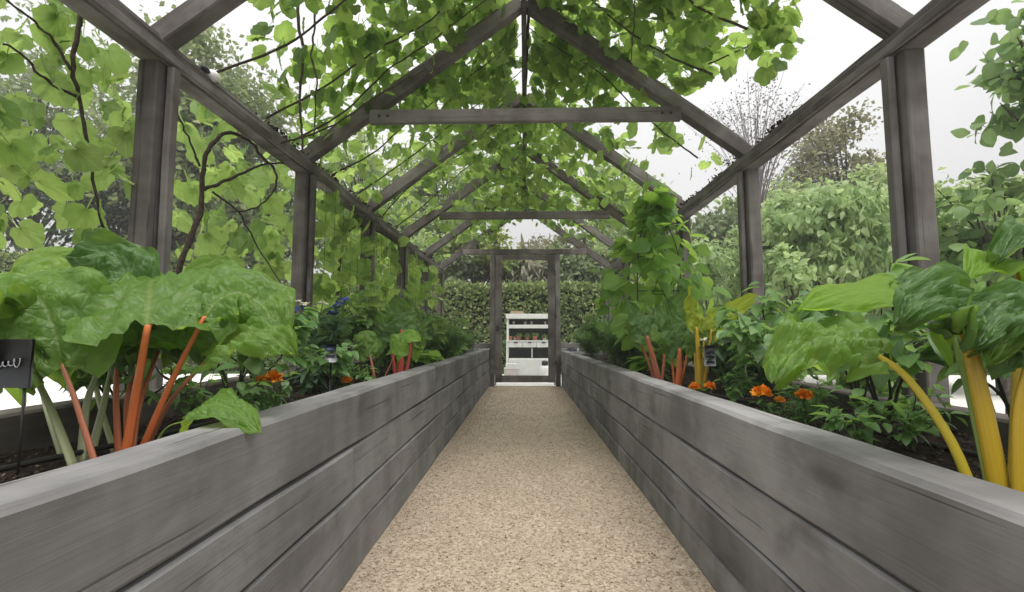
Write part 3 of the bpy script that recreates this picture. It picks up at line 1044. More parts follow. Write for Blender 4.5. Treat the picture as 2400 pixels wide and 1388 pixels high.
# the big orange-stalked chard on the slate sign bed
B = at(292, 1052, 1.26)
B[2] = SOIL_Z
ch = thing('swiss_chard', 'large orange-stalked chard with broad glossy leaves behind the slate sign bed edge', 'chard', B)
bz = lambda u, Y=1.26: np.array([at(u, 1060, Y)[0], Y, SOIL_Z - 0.01])
F1, F2 = (0, -.75, .75), (0.1, -.9, .5)
chard_leaf(ch, [bz(292), at(318, 930, 1.25), at(346, 765, 1.21)], [at(346, 762, 1.21), at(349, 712, 1.27), at(353, 668, 1.36), at(357, 655, 1.46), at(360, 650, 1.56)], 0.37, M['chard'], M['st_orange'], 0.0145, 0.009, (0, -.4, 1), 0.022, 0.015, -.10, 1, heart=.12)
chard_leaf(ch, [bz(318, 1.3), at(400, 900, 1.3), at(478, 745, 1.28)], [at(478, 745, 1.28), at(520, 700, 1.31), at(575, 690, 1.34), at(630, 735, 1.34), at(665, 800, 1.32)], 0.24, M['chard'], M['st_orange'], 0.011, 0.006, F1, 0.028, 0.015, -.1, 2)
chard_leaf(ch, [bz(330, 1.33), at(400, 940, 1.33), at(490, 840, 1.31)], [at(490, 840, 1.31), at(545, 790, 1.29), at(600, 778, 1.27), at(650, 800, 1.26), at(690, 838, 1.25)], 0.15, M['chard'], M['st_pink'], 0.008, 0.005, F1, 0.022, 0.012, -.1, 3)
chard_leaf(ch, [bz(280, 1.36), at(272, 920, 1.40), at(280, 760, 1.44)], [at(280, 760, 1.44), at(300, 680, 1.47), at(290, 625, 1.49), at(240, 595, 1.48), at(160, 612, 1.44)], 0.20, M['chard_dark'], M['st_orange'], 0.011, 0.006, F2, 0.028, 0.016, .05, 4)
chard_leaf(ch, [bz(236, 1.2), at(180, 950, 1.2), at(148, 860, 1.2)], [at(148, 860, 1.2), at(125, 760, 1.2), at(85, 690, 1.2), at(10, 670, 1.17), at(-70, 720, 1.12)], 0.26, M['chard'], M['st_pink'], 0.009, 0.006, F1, 0.032, 0.015, -.1, 5)
chard_leaf(ch, [bz(310, 1.4), at(330, 940, 1.45), at(380, 800, 1.5)], [at(380, 800, 1.5), at(430, 710, 1.54), at(490, 670, 1.55), at(560, 690, 1.52), at(640, 770, 1.46)], 0.24, M['chard'], M['st_orange'], 0.009, 0.006, F1, 0.03, 0.015, 0.0, 6)
chard_leaf(ch, [bz(270, 1.42), at(230, 930, 1.5), at(215, 830, 1.52)], [at(215, 830, 1.52), at(205, 720, 1.54), at(150, 650, 1.54), at(80, 640, 1.5), at(0, 700, 1.45)], 0.26, M['chard'], M['st_pale'], 0.009, 0.006, F1, 0.03, 0.015, 0.0, 7)
chard_leaf(ch, [bz(300, 1.45), at(300, 930, 1.5), at(330, 850, 1.5)], [at(330, 850, 1.5), at(370, 800, 1.47), at(420, 790, 1.44), at(470, 810, 1.4), at(500, 850, 1.36)], 0.2, M['chard_dark'], M['st_orange'], 0.010, 0.006, (0, -.5, 1), 0.03, 0.014, 0.0, 13)
chard_leaf(ch, [bz(340, 1.25), at(385, 1010, 1.24), at(440, 985, 1.215)], [at(440, 985, 1.215), at(490, 945, 1.2), at(545, 962, 1.18), at(610, 1016, 1.165)], 0.115, M['chard'], M['st_green'], 0.005, 0.003, (0.1, -.5, 1), 0.012, 0.006, -0.1, 8)
# the pale-stalked chard beside it
B = at(170, 1075, 1.27)
B[2] = SOIL_Z
ch = thing('swiss_chard', 'pale-stalked chard crowded between the slate sign and the orange-stalked chard', 'chard', B)
chard_leaf(ch, [bz(178), at(120, 960, 1.27), at(70, 860, 1.27)], [at(70, 860, 1.27), at(40, 790, 1.26), at(0, 740, 1.2), at(-60, 735, 1.12), at(-120, 800, 1.08)], 0.22, M['chard'], M['st_pale'], 0.013, 0.007, (-.2, -.5, 1), 0.03, 0.012, 0.1, 9)
chard_leaf(ch, [bz(192, 1.3), at(205, 940, 1.34), at(246, 840, 1.36)], [at(246, 840, 1.36), at(255, 780, 1.38), at(225, 745, 1.34), at(170, 760, 1.26), at(120, 840, 1.2)], 0.19, M['chard_dark'], M['st_pale'], 0.013, 0.007, (0, -.6, 1), 0.025, 0.012, 0.1, 10)
chard_leaf(ch, [bz(210, 1.34), at(240, 960, 1.4), at(262, 860, 1.45)], [at(262, 860, 1.45), at(300, 790, 1.48), at(340, 780, 1.44), at(385, 800, 1.4), at(420, 850, 1.36)], 0.18, M['chard_dark'], M['st_pale'], 0.012, 0.006, (0, -.5, 1), 0.03, 0.012, 0.0, 11)
chard_leaf(ch, [bz(150, 1.36), at(110, 960, 1.46), at(92, 880, 1.5)], [at(92, 880, 1.5), at(70, 790, 1.52), at(90, 720, 1.5), at(150, 690, 1.42), at(200, 740, 1.36)], 0.2, M['chard'], M['st_pale'], 0.01, 0.006, (0, -.5, 1), 0.03, 0.012, 0.0, 12)

# the yellow-stalked chard on the obelisk bed
B = at(2335, 1150, 0.97)
B[2] = SOIL_Z
ch = thing('swiss_chard', 'large yellow-stalked chard with arching glossy leaves on the obelisk bed', 'chard', B)
by = lambda u, Y=0.97: np.array([at(u, 1150, Y)[0], Y, SOIL_Z - 0.01])
chard_leaf(ch, [by(2296), at(2232, 1040, 0.98), at(2130, 890, 1.0), at(2046, 826, 1.03)], [at(2046, 826, 1.03), at(1985, 793, 1.05), at(1920, 790, 1.05), at(1860, 830, 1.03), at(1815, 900, 1.0)], 0.155, M['chard'], M['st_lemon'], 0.0115, 0.006, (0.1, -.75, .8), 0.026, 0.015, -0.3, 21)
chard_leaf(ch, [by(2350), at(2305, 960, 0.97), at(2270, 800, 0.98), at(2262, 775, 0.98)], [at(2262, 775, 0.98), at(2258, 735, 0.99), at(2225, 705, 0.985), at(2160, 705, 0.95), at(2098, 765, 0.92)], 0.15, M['chard_dark'], M['st_yellow'], 0.0215, 0.010, (0, -.9, .6), 0.026, 0.018, 0.0, 22, 0.55)
chard_leaf(ch, [by(2385, 0.95), at(2388, 980, 0.95), at(2410, 860, 0.95)], [at(2410, 860, 0.95), at(2418, 790, 0.96), at(2385, 745, 0.95), at(2330, 745, 0.92), at(2280, 820, 0.90)], 0.15, M['chard_dark'], M['st_yellow'], 0.015, 0.009, (0, -.9, .6), 0.026, 0.018, 0.0, 23, 0.55)
chard_leaf(ch, [by(2330, 1.02), at(2280, 960, 1.1), at(2235, 790, 1.15)], [at(2235, 790, 1.15), at(2180, 705, 1.17), at(2090, 682, 1.16), at(1980, 690, 1.12), at(1872, 728, 1.08)], 0.16, M['chard_lit'], M['st_green'], 0.010, 0.005, (0.0, -.75, 1), 0.010, 0.004, -0.1, 24)
chard_leaf(ch, [by(2370, 1.03), at(2380, 940, 1.1), at(2390, 760, 1.14)], [at(2390, 760, 1.14), at(2395, 660, 1.15), at(2370, 612, 1.12), at(2320, 610, 1.07), at(2275, 655, 1.03)], 0.15, M['chard_lit'], M['st_yellow'], 0.010, 0.006, (0, -.6, 1), 0.014, 0.005, 0.0, 25)
chard_leaf(ch, [by(2400, 1.03), at(2440, 940, 1.08), at(2460, 700, 1.1)], [at(2460, 700, 1.1), at(2450, 600, 1.1), at(2425, 560, 1.08), at(2380, 560, 1.06), at(2335, 620, 1.03)], 0.12, M['chard_dark'], M['st_yellow'], 0.010, 0.006, F1, 0.024, 0.015, 0.0, 26)
chard_leaf(ch, [by(2340, 1.06), at(2300, 960, 1.16), at(2250, 800, 1.25)], [at(2250, 800, 1.25), at(2225, 725, 1.29), at(2180, 680, 1.27), at(2120, 670, 1.22), at(2080, 690, 1.18)], 0.10, M['chard_dark'], M['st_green'], 0.008, 0.005, F1, 0.028, 0.014, 0.0, 27)
chard_leaf(ch, [by(2420, 0.99), at(2440, 900, 1.0), at(2450, 800, 1.0)], [at(2450, 800, 1.0), at(2440, 730, 1.0), at(2400, 720, 0.97), at(2340, 770, 0.93), at(2310, 850, 0.91)], 0.16, M['chard'], M['st_yellow'], 0.012, 0.007, (0, -.7, 1), 0.02, 0.012, 0.0, 28)


def mid_chard(label, u, v, Y, mat, smat, leaves, scale=1.0, seed=0, name='swiss_chard'):
    B = at(u, v, Y)
    B[2] = SOIL_Z
    c = thing(name, label, 'chard', B)
    for k, (du, top_u, top_v, tip_u, tip_v, wd, r0, mt) in enumerate(leaves):
        b0 = B + np.array([du * Y / F_PX, 0.01 * k, -0.01])
        j = at(top_u, top_v, Y + 0.02 * k)
        tp = at(tip_u, tip_v, Y + 0.03 * k - 0.05)
        md = (j + tp) / 2 + np.array([0, 0.02, 0.35 * np.linalg.norm(tp - j) * (1 if tp[2] < j[2] + 0.12 else 0.1)])
        chard_leaf(c, [b0, (b0 + j) / 2 + np.array([0.005, 0, 0.0]), j], [j, j * .55 + md * .45 + np.array([0, 0, .02]), md, tp], wd, mt or mat, smat, r0, r0 * 0.55, (0, -.8, 1), 0.02, 0.008, 0.0, seed + k)
    return c


mid_chard('red-stalked chard at the foot of the bean obelisk', 1545, 900, 3.55, M['chard_dark'], M['st_coral'],
          [(0, 1516, 790, 1465, 700, .24, .026, None), (6, 1560, 770, 1610, 680, .24, .012, None), (-6, 1496, 790, 1430, 770, .2, .010, M['chard'])], seed=31)
mid_chard('orange-stalked chard between the red and the yellow chard', 1588, 915, 3.2, M['chard_dark'], M['st_orange'],
          [(0, 1592, 820, 1560, 700, .22, .024, None), (5, 1615, 800, 1665, 750, .2, .010, None), (-5, 1570, 815, 1525, 800, .16, .009, M['chard'])], seed=41)
mid_chard('yellow-stalked chard with lime leaves beside the orange marigolds', 1640, 915, 2.95, M['chard_lime'], M['st_yellow'],
          [(0, 1632, 770, 1612, 672, .11, .020, None), (6, 1668, 775, 1775, 690, .17, .014, None), (3, 1650, 800, 1700, 770, .14, .012, M['chard']), (-4, 1628, 830, 1600, 790, .12, .012, M['chard'])], seed=51)
mid_chard('dark red-stalked chard in the middle of the slate sign bed', 935, 885, 3.4, M['chard_dark'], M['st_red'],
          [(0, 942, 775, 925, 690, .22, .028, None), (-8, 915, 800, 870, 740, .20, .016, None), (8, 965, 800, 1010, 740, .20, .016, None), (4, 960, 835, 995, 800, .18, .008, M['bean'])], seed=61)
mid_chard('small red-stalked chard beside the dark red chard', 880, 900, 3.1, M['chard'], M['st_pink'],
          [(0, 868, 835, 830, 790, .16, .012, None), (4, 925, 830, 985, 800, .18, .007, M['bean'])], seed=71)


# ------------------------------------------------------------------ other bed plants
def leafy(name, label, cat, x, y, h, r, nst, nleaf, tm, lmat, smat, lsize, group=None, droop=0.3, z0=SOIL_Z, low=0.25, stem_r=0.006, cup=0.5, seed=0):
    """branching stems with leaves spread through the upper part"""
    q = np.random.default_rng(int(1000 * (x + 9) + 100 * y) + seed)
    t = thing(name, label, cat, (x, y, z0), group)
    base = np.array([x, y, z0])
    mb = MB()
    P, D = [], []
    tips = []
    for k in range(nst):
        a = 2 * PI * (k + q.random()) / nst
        e = base + np.array([math.cos(a) * r * q.uniform(.5, 1), math.sin(a) * r * q.uniform(.5, 1), h * q.uniform(.75, 1.0)])
        f = base + np.array([math.cos(a) * r * .18, math.sin(a) * r * .18, h * q.uniform(.25, .4)])
        sp_ = spline([base + q.normal(0, .006, 3) * np.array([1, 1, 0]), f, (f + e) / 2 + q.normal(0, .02, 3), e], 14)
        mb.tube(sp_, np.linspace(stem_r, stem_r * .35, 14), 6)
        tips.append(sp_)
        for j in range(2):
            i = q.integers(4, 10) if low < .45 else q.integers(8, 13)
            d = unit(q.normal(size=3) * np.array([1, 1, .5]) + np.array([0, 0, .6]))
            s2 = spline([sp_[i], sp_[i] + d * h * .14, sp_[i] + d * h * .25 + np.array([0, 0, .03])], 8)
            mb.tube(s2, np.linspace(stem_r * .6, stem_r * .25, 8), 5)
            tips.append(s2)
    mb.build('stem', smat, t)
    for k in range(nleaf):
        s_ = tips[q.integers(0, len(tips))]
        lo = int(low * len(s_)) if len(s_) > 8 else 2
        i = q.integers(lo, len(s_))
        d = q.normal(size=3)
        out = s_[i] - base
        d = unit(d * np.array([1, 1, .35]) + 1.2 * np.array([out[0], out[1], 0]) / max(r, .05))
        d[2] += q.uniform(-droop, .35)
        P.append(s_[i] + d * lsize * q.uniform(0.05, 0.3))
        D.append(d)
    n = len(P)
    Nn = rdir(n) * 0.45 + np.array([0, 0, 1.0])
    scatter('foliage', lmat, tm, P, D, Nn, lsize * rng.uniform(.6, 1.15, n), t)
    return t


GP = 'pepper plants in the beds'
L_ = []
for (x, y, h_, r_, nl, sz, lb) in [
    (-1.17, 1.98, .42, .18, 150, .085, 'dark-stemmed pepper plant behind the nearer orange marigold'),
    (-1.28, 2.35, .44, .17, 150, .085, 'pepper plant below the cream daisies of the slate sign bed'),
    (-1.02, 2.62, .28, .13, 90, .08, 'low pepper plant under the blue and white tag'),
    (1.16, 1.64, .46, .20, 170, .085, 'dark-stemmed pepper plant between the marigolds and the arching yellow chard'),
    (1.30, 1.98, .52, .19, 180, .09, 'pepper plant behind the two marigolds by the obelisk bed'),
    (1.12, 2.28, .42, .16, 150, .085, 'pepper plant beside the striped blue tag'),
    (1.29, 2.62, .54, .18, 170, .09, 'tall pepper plant behind the striped blue tag'),
    (1.33, 1.38, .40, .17, 130, .085, 'pepper plant behind the thick yellow chard stalk'),
    (1.28, 1.05, .34, .14, 80, .085, 'pepper plant at the outer edge of the yellow chard'),
    (-1.30, 1.62, .30, .13, 80, .08, 'pepper plant at the outer edge behind the orange chard'),
]:
    leafy('pepper_plant', lb, 'pepper plant', x, y, h_, r_, 5, nl, OVATE, M['pepper'], M['darkstem'], sz, GP, low=.5)
for (x, y, h_, lb) in [(0.93, 1.46, .15, 'basil seedling by the path just past the arching yellow chard'), (1.06, 1.42, .17, 'basil seedling before the dark-stemmed pepper plant'),
                       (0.97, 2.36, .18, 'basil seedling between the marigold pairs'), (1.12, 2.02, .16, 'basil seedling behind the larger orange marigold'), (1.30, 1.72, .2, 'basil seedling at the outer edge behind the dark-stemmed pepper'),
                       (-0.98, 1.70, .16, 'basil seedling by the path past the drooping chard leaf'), (-1.10, 2.12, .18, 'basil seedling between the pepper plants of the slate sign bed'), (-0.94, 2.95, .17, 'basil seedling beside the small red-stalked chard'),
                       (-1.22, 1.80, .2, 'basil seedling behind the orange-stalked chard')]:
    leafy('basil_seedling', lb, 'seedling', x, y, h_, .08, 4, 60, OVATE, M['pepper'], M['stem'], .05, 'basil seedlings in the beds', .2, low=.3, stem_r=.003)
for (x, y, h_, r_, nl, lb) in [
    (-1.22, 3.25, .62, .20, 190, 'tomato plant beyond the cornflowers on the slate sign bed'),
    (-1.10, 3.95, .66, .20, 200, 'tomato plant behind the dark red chard'),
    (-1.26, 4.55, .78, .22, 220, 'tall tomato plant under the wire trellis'),
    (-1.05, 5.05, .52, .18, 170, 'short tomato plant before the feathery dill'),
    (-1.25, 5.80, .74, .22, 200, 'tomato plant behind the feathery dill'),
    (-1.10, 6.75, .58, .22, 180, 'tomato plant near the door end of the slate sign bed'),
    (1.30, 3.25, .56, .20, 170, 'tomato plant behind the lime chard'),
    (1.28, 4.95, .70, .22, 200, 'tomato plant beyond the bean obelisk'),
    (1.20, 6.30, .62, .22, 190, 'tomato plant near the door end of the obelisk bed'),
]:
    leafy('tomato_plant', lb, 'tomato plant', x, y, h_, r_, 6, nl, TOM, M['tomato'], M['stem'], .13, 'tomato plants in the beds', .6)
for (x, y, h_, r_, lb) in [
    (-0.95, 5.75, .52, .26, 'dark feathery dill leaning over the slate sign bed edge'),
    (0.98, 5.45, .62, .28, 'feathery dill by the path on the obelisk bed'),
    (0.98, 4.75, .50, .26, 'feathery carrot tops in front of the dill'),
    (-0.98, 7.60, .40, .2, 'feathery dill clump beside the door end of the slate sign bed'),
    (1.0, 7.5, .40, .2, 'feathery dill clump beside the door end of the obelisk bed'),
    (1.02, 1.86, .10, .07, 'low feathery marigold greens beside the pepper stem'),
]:
    leafy('dill', lb, 'dill', x, y, h_, r_, 14, 2600 if h_ > .2 else 300, THREAD, M['dill'], M['stem'], .13 if h_ > .2 else .05, 'feathery herbs in the beds', .2, low=.15, stem_r=.003)
for (x, y, h_, r_, lb) in [
    (-1.0, 6.35, .30, .16, 'squash plant with rounded leaves by the path below the trellis'),
    (-0.93, 4.45, .24, .13, 'squash seedling with rounded leaves beyond the dark red chard'),
    (1.0, 3.95, .24, .14, 'squash seedling under the bean obelisk'),
]:
    leafy('squash_plant', lb, 'squash plant', x, y, h_, r_, 5, 40, HEART, M['bean'], M['stem'], .15, 'squash plants in the beds', .2)


# marigolds
def marigold(u, v, Y, label, heads, gz=None):
    c = at(u, v, Y)
    t = thing('marigold', label, 'marigold', (c[0], c[1], SOIL_Z), 'orange marigolds')
    mb = MB()
    P, D = [], []
    for (du, dv, r) in heads:
        h = at(u + du, v + dv, Y)
        root = np.array([c[0] + (h[0] - c[0]) * .3, Y + .01, SOIL_Z])
        sp_ = spline([root, (root + h) / 2 + np.array([.006, .01, 0]), h - np.array([0, 0, r * .4])], 10)
        mb.tube(sp_, 0.0028, 6)
        for k in range(26):
            i = rng.integers(0, 8)
            P.append(sp_[i])
            D.append(rdir(1, .1)[0])
    mb.build('stem', M['stem'], t)
    n = len(P)
    scatter('foliage', M['dill'], LANCE, P, D, rdir(n, 1), rng.uniform(.03, .07, n), t)
    for (du, dv, r) in heads:
        h = at(u + du, v + dv, Y)
        k = 95
        el = np.arccos(rng.uniform(0.05, 1, k))
        az = rng.uniform(0, 2 * PI, k)
        d = np.column_stack([np.sin(el) * np.cos(az), np.sin(el) * np.sin(az), np.cos(el) * .75])
        scatter('flower', M['orange'], PETAL, h - np.array([0, 0, r * .35]) + d * r * .25, d, rdir(k, .8), np.full(k, r * .85) * rng.uniform(.8, 1.2, k), t)


marigold(640, 882, 1.97, 'bright orange marigold by the chard end of the slate sign bed', [(0, 0, .035), (-30, 6, .020)])
marigold(812, 890, 2.65, 'small yellow-orange marigold by the sleeper edge below the blue tag', [(0, 0, .028)])
marigold(1640, 903, 2.72, 'pair of marigold heads at the foot of the lime chard', [(-12, 2, .030), (24, 0, .029)])
marigold(1785, 918, 2.0, 'large orange marigold beside the deeper orange one on the obelisk bed', [(0, 0, .036), (42, 18, .019)])
marigold(1884, 922, 1.78, 'deep orange marigold under the arching chard leaf', [(0, 0, .026)])


# cornflowers and daisies
def flowers(label, cat, name, u, v, Y, heads, mat, rad, npet, group, dark):
    c = at(u, v, Y)
    t = thing(name, label, cat, (c[0], Y, SOIL_Z), group)
    mb = MB()
    P, D = [], []
    hs = []
    for (hu, hv) in heads:
        dy = rng.uniform(-.06, .06)
        h = at(hu, hv, Y + dy)
        root = np.array([c[0] + rng.normal(0, .03), Y + rng.normal(0, .03), SOIL_Z])
        sp_ = spline([root, root * .5 + h * .5 + np.append(rng.normal(0, .02, 2), 0), h], 16)
        mb.tube(sp_, 0.0025, 5)
        hs.append(h)
        for k in range(34):
            i = rng.integers(1, 14)
            P.append(sp_[i])
            d = rdir(1, .5)[0]
            D.append(d)
    mb.build('stem', M['stem'], t)
    n = len(P)
    scatter('foliage', M['borage'], LANCE, P, D, rdir(n, 1), rng.uniform(.07, .14, n), t)
    for h in hs:
        az = 2 * PI * np.arange(npet) / npet + rng.uniform(0, 1)
        tilt = rng.normal(0, .25, 3)
        d = np.column_stack([np.cos(az), np.sin(az), np.full(npet, .35)]) + tilt
        fl = scatter('flower', mat, PETAL, h + d * rad * .15, d, np.tile([0, 0, 1.0], (npet, 1)) + rng.normal(0, .2, (npet, 3)), np.full(npet, rad), t)
        mb = MB()
        mb.lathe([(rad * .28, 0), (rad * .22, rad * .14), (rad * .05, rad * .2)], h + np.array([0, 0, rad * .03]), 10)
        mb.build('flower_centre', M['tagblue'] if dark else M['yellowc'], fl, base=world_base(t))


flowers('cream daisies standing before the second post', 'daisy', 'daisy', 730, 850, 2.9, [(697, 707), (715, 713), (756, 712), (740, 770), (705, 765)], M['cream'], .030, 13, 'daisies in the beds', False)
flowers('blue cornflowers among the cream daisies', 'cornflower', 'cornflower', 745, 860, 3.0, [(690, 722), (705, 728), (797, 712), (808, 706), (785, 722), (778, 735)], M['bluepetal'], .034, 16, 'cornflowers in the beds', True)
flowers('blue cornflowers behind the lime chard leaves', 'cornflower', 'cornflower', 1790, 850, 2.9, [(1770, 725), (1782, 735), (1752, 752), (1800, 745), (1765, 770)], M['bluepetal'], .030, 16, 'cornflowers in the beds', True)
flowers('cream daisies beside the cornflowers of the obelisk bed', 'daisy', 'daisy', 1735, 850, 2.85, [(1728, 738), (1700, 785), (1650, 800)], M['cream'], .028, 13, 'daisies in the beds', False)

# bean obelisk
OX, OY = 1.08, 4.15
ob = thing('obelisk', 'black wire obelisk carrying the climbing bean', 'obelisk', (OX, OY, SOIL_Z))
legs = [(-.17, -.17), (.17, -.17), (.17, .17), (-.17, .17)]
top = np.array([OX, OY, 2.05])
for a, b in legs:
    mb = MB()
    mb.tube(spline([(OX + a, OY + b, SOIL_Z - .03), (OX + a, OY + b, 1.45), (OX + a * .55, OY + b * .55, 1.85), (OX + a * .1, OY + b * .1, 2.02)], 20), 0.005, 6)
    mb.build('leg', M['iron'], ob)
for z in (0.95, 1.27, 1.55, 1.80):
    k = 1.0 if z <= 1.45 else 1 - (z - 1.45) * 1.15
    mb = MB()
    c = [(OX + a * k, OY + b * k, z) for a, b in legs]
    mb.tube(np.array(c + [c[0]]), 0.004, 6)
    mb.build('ring', M['iron'], ob)
bv = thing('bean_vine', 'climbing bean vine with heart-shaped leaves covering the wire obelisk', 'bean', (OX, OY, SOIL_Z))
mb = MB()
P, D = [], []
for k in range(7):
    a0 = 2 * PI * k / 7
    pts = []
    for j in range(12):
        z = SOIL_Z + j * 0.14
        rr = (.19 + .03 * math.sin(j * 1.3 + k)) * (1 if z < 1.45 else max(.15, 1 - (z - 1.45) * 1.3))
        pts.append((OX + rr * math.cos(a0 + j * .35), OY + rr * math.sin(a0 + j * .35), z))
    sp_ = spline(pts, 60)
    mb.tube(sp_, 0.004, 5)
    for _ in range(50):
        i = rng.integers(12, 60)
        d = sp_[i] - np.array([OX, OY, sp_[i][2]])
        d = unit(d + rng.normal(0, .1, 3))
        off = (rng.uniform(.02, .20) if rng.random() < .8 else rng.uniform(.15, .30)) * (1.3 if sp_[i][2] < 1.45 else .75 if sp_[i][2] < 1.8 else .5)
        P.append(sp_[i] + d * off)
        d2 = d * .7 + rng.normal(0, .45, 3) + np.array([0, 0, -.55])
        D.append(d2)
mb.build('stem', M['stem'], bv)
n = len(P)
scatter('foliage', M['bean'], HEART, P, D, unit(np.array(P) - np.array([OX, OY + .1, 1.2])) * 1.0 + np.array([0, -.3, .6]) + rng.normal(0, .6, (n, 3)), rng.uniform(.08, .17, n), bv)


# plant tags
def plant_tag(label, u, v, Y, wd, ht, stripes):
    c = at(u, v, Y)
    t = thing('plant_tag', label, 'plant tag', (c[0], Y, SOIL_Z), 'plant tags on stakes')
    mb = MB()
    mb.box((c[0], Y + .006, (SOIL_Z + c[2]) / 2), (.008, .006, c[2] - SOIL_Z + .02))
    mb.build('stake', M['iron'], t)
    mb = MB()
    mb.box(c, (wd, .004, ht))
    mb.build('panel', M['tagwhite'], t)
    for z, h_, m_ in stripes:
        mb = MB()
        mb.box((c[0], Y - .004, c[2] + z * ht), (wd * (1.0 if h_ > .2 else .72), .003, ht * h_))
        mb.build('stripe', m_, t)


plant_tag('blue-topped white tag with one dark dash among the tomato stems', 775, 828, 2.5, .058, .092, [(.33, .34, M['tagblue']), (-.15, .09, M['tagblue'])])
plant_tag('white tag with dark blue stripes beside the lime chard', 1664, 834, 2.8, .062, .115, [(.38, .24, M['slate']), (.12, .07, M['tagblue']), (-.06, .09, M['slate']), (-.30, .07, M['tagblue'])])

# the black slate sign
c = at(10, 852, 1.13)
sg = thing('slate_sign', 'black slate name sign with a white chalk scrawl standing before the chard', 'sign', (c[0], 1.13, SOIL_Z))
mb = MB()
mb.box((c[0], 1.13, c[2]), (.132, .008, .112))
mb.build('panel', M['slate'], sg)
mb = MB()
for dx in (-.045, .045):
    mb.tube([(c[0] + dx, 1.138, SOIL_Z - .03), (c[0] + dx, 1.138, c[2])], .0028, 6)
mb.build('stake', M['iron'], sg)
mb = MB()
pts = []
for k in range(60):
    q = k / 59
    x = c[0] - .055 + .098 * q
    am = .0055 if q < .82 else .010
    pts.append((x + .0035 * math.cos(q * 46), 1.1248, c[2] - .008 + .010 * q + am * math.sin(q * 46)))
mb.tube(spline(pts, 220), .0013, 5)
mb.build('chalk_writing', M['chalk'], sg)

# wire trellis on the slate sign side
tr = thing('wire_trellis', 'rusty wire trellis netting between the far posts over the slate sign bed', 'trellis', (-EAVE_X, 3.5, 0.7))
mb = MB()
for k in range(0, 62):
    y = Y0 + SP * 1.05 + k * 0.19
    if y > YD - .1: break
    mb.tube([(-EAVE_X + .012, y, .72), (-EAVE_X + .012, y, EAVE_Z - .06)], .0016, 4, False)
for z in np.arange(.8, EAVE_Z - .08, .14):
    mb.tube([(-EAVE_X + .015, Y0 + SP * 1.05, z), (-EAVE_X + .015, YD - .1, z)], .0016, 4, False)
mb.build('wire_mesh', M['vinewood'], tr)


# ------------------------------------------------------------------ grapevines
def vine(label, stems, P, D, Nn, Sz, mat, base, petiole=True, group='grapevines on the timber frame', tm=None):
    t = thing('grapevine', label, 'grapevine', base, group)
    for st in stems:
        pts, r0, r1 = st
        mb = MB()
        sp_ = spline(pts, max(12, 7 * len(pts)))
        k = len(sp_)
        sp_ = sp_ + np.array([[.008 * noise.noise((i * .45, a, r0 * 900)) for a in (0, 5, 9)] for i in range(k)])
        R = np.linspace(r0, r1, k) * (1 + .22 * np.array([noise.noise((i * .8, 3, r0 * 500)) for i in range(k)]))
        mb.tube(sp_, R, 7)
        mb.build('stem', M['vinewood'], t)
    scatter('foliage', mat, tm or GRAPE, P, D, Nn, Sz, t)
    return t


def sample_wall(poly, n, x0, x1, y0, y1, z0, z1):
    out = []
    while len(out) < n:
        m_ = 4000
        P = np.column_stack([rng.uniform(x0, x1, m_), rng.uniform(y0, y1, m_), rng.uniform(z0, z1, m_)])
        P = P[inpoly(proj(P), poly)]
        out += list(P)
    return np.array(out[:n])


def wall_leaf_dirs(n):
    D = rng.normal(0, .45, (n, 3)) + np.array([0, 0, -.8])
    Nn = np.column_stack([rng.normal(.4, .7, n), rng.normal(-.55, .6, n), rng.normal(.35, .6, n)])
    return D, Nn


W1 = [(-120, -120), (190, -60), (240, 60), (325, 150), (300, 330), (315, 440), (250, 530), (140, 560), (90, 500), (40, 560), (-120, 520)]
P = sample_wall(W1, 120, -1.95, -1.68, .7, 2.6, 1.1, 2.9)
D, Nn = wall_leaf_dirs(len(P))
vine('grapevine with large leaves hanging outside the post nearest the slate sign',
     [([atx(190, -120, -1.72), atx(188, 40, -1.72), atx(170, 150, -1.72), atx(190, 250, -1.72), atx(215, 400, -1.72), atx(240, 535, -1.72)], .010, .005),
      ([atx(170, 165, -1.72), atx(120, 90, -1.74), atx(40, 20, -1.76), atx(-60, -40, -1.78)], .006, .003),
      ([atx(180, 225, -1.72), atx(110, 190, -1.74), atx(40, 120, -1.76), atx(-40, 90, -1.76)], .006, .003)],
     P, D, Nn, rng.uniform(.065, .135, len(P)), M['grape'], (-1.72, 1.4, 1.2))

W2 = [(405, 230), (500, 215), (590, 260), (720, 395), (690, 700), (560, 690), (470, 640), (400, 640)]
P = sample_wall(W2, 130, -2.15, -1.72, 1.9, 4.4, .75, 2.35)
D, Nn = wall_leaf_dirs(len(P))
vine('grapevine with a looping bare cane between the first and second posts',
     [([atx(392, 720, -1.66), atx(430, 600, -1.66), atx(468, 500, -1.66), atx(474, 420, -1.66), atx(490, 350, -1.66), atx(535, 312, -1.66), atx(590, 335, -1.67), atx(610, 365, -1.67), atx(645, 400, -1.67), atx(640, 450, -1.67), atx(600, 487, -1.67), atx(545, 497, -1.67)], .015, .004),
      ([atx(478, 445, -1.66), atx(550, 415, -1.66), atx(620, 385, -1.66), atx(680, 384, -1.65)], .010, .005),
      ([atx(470, 390, -1.66), atx(440, 320, -1.68), atx(410, 260, -1.7)], .006, .003),
      ([atx(500, 450, -1.68), atx(560, 500, -1.68), atx(610, 590, -1.68), atx(680, 690, -1.68)], .006, .003)],
     P, D, Nn, rng.uniform(.08, .155, len(P)), M['grape'], (-1.68, 2.3, 0))

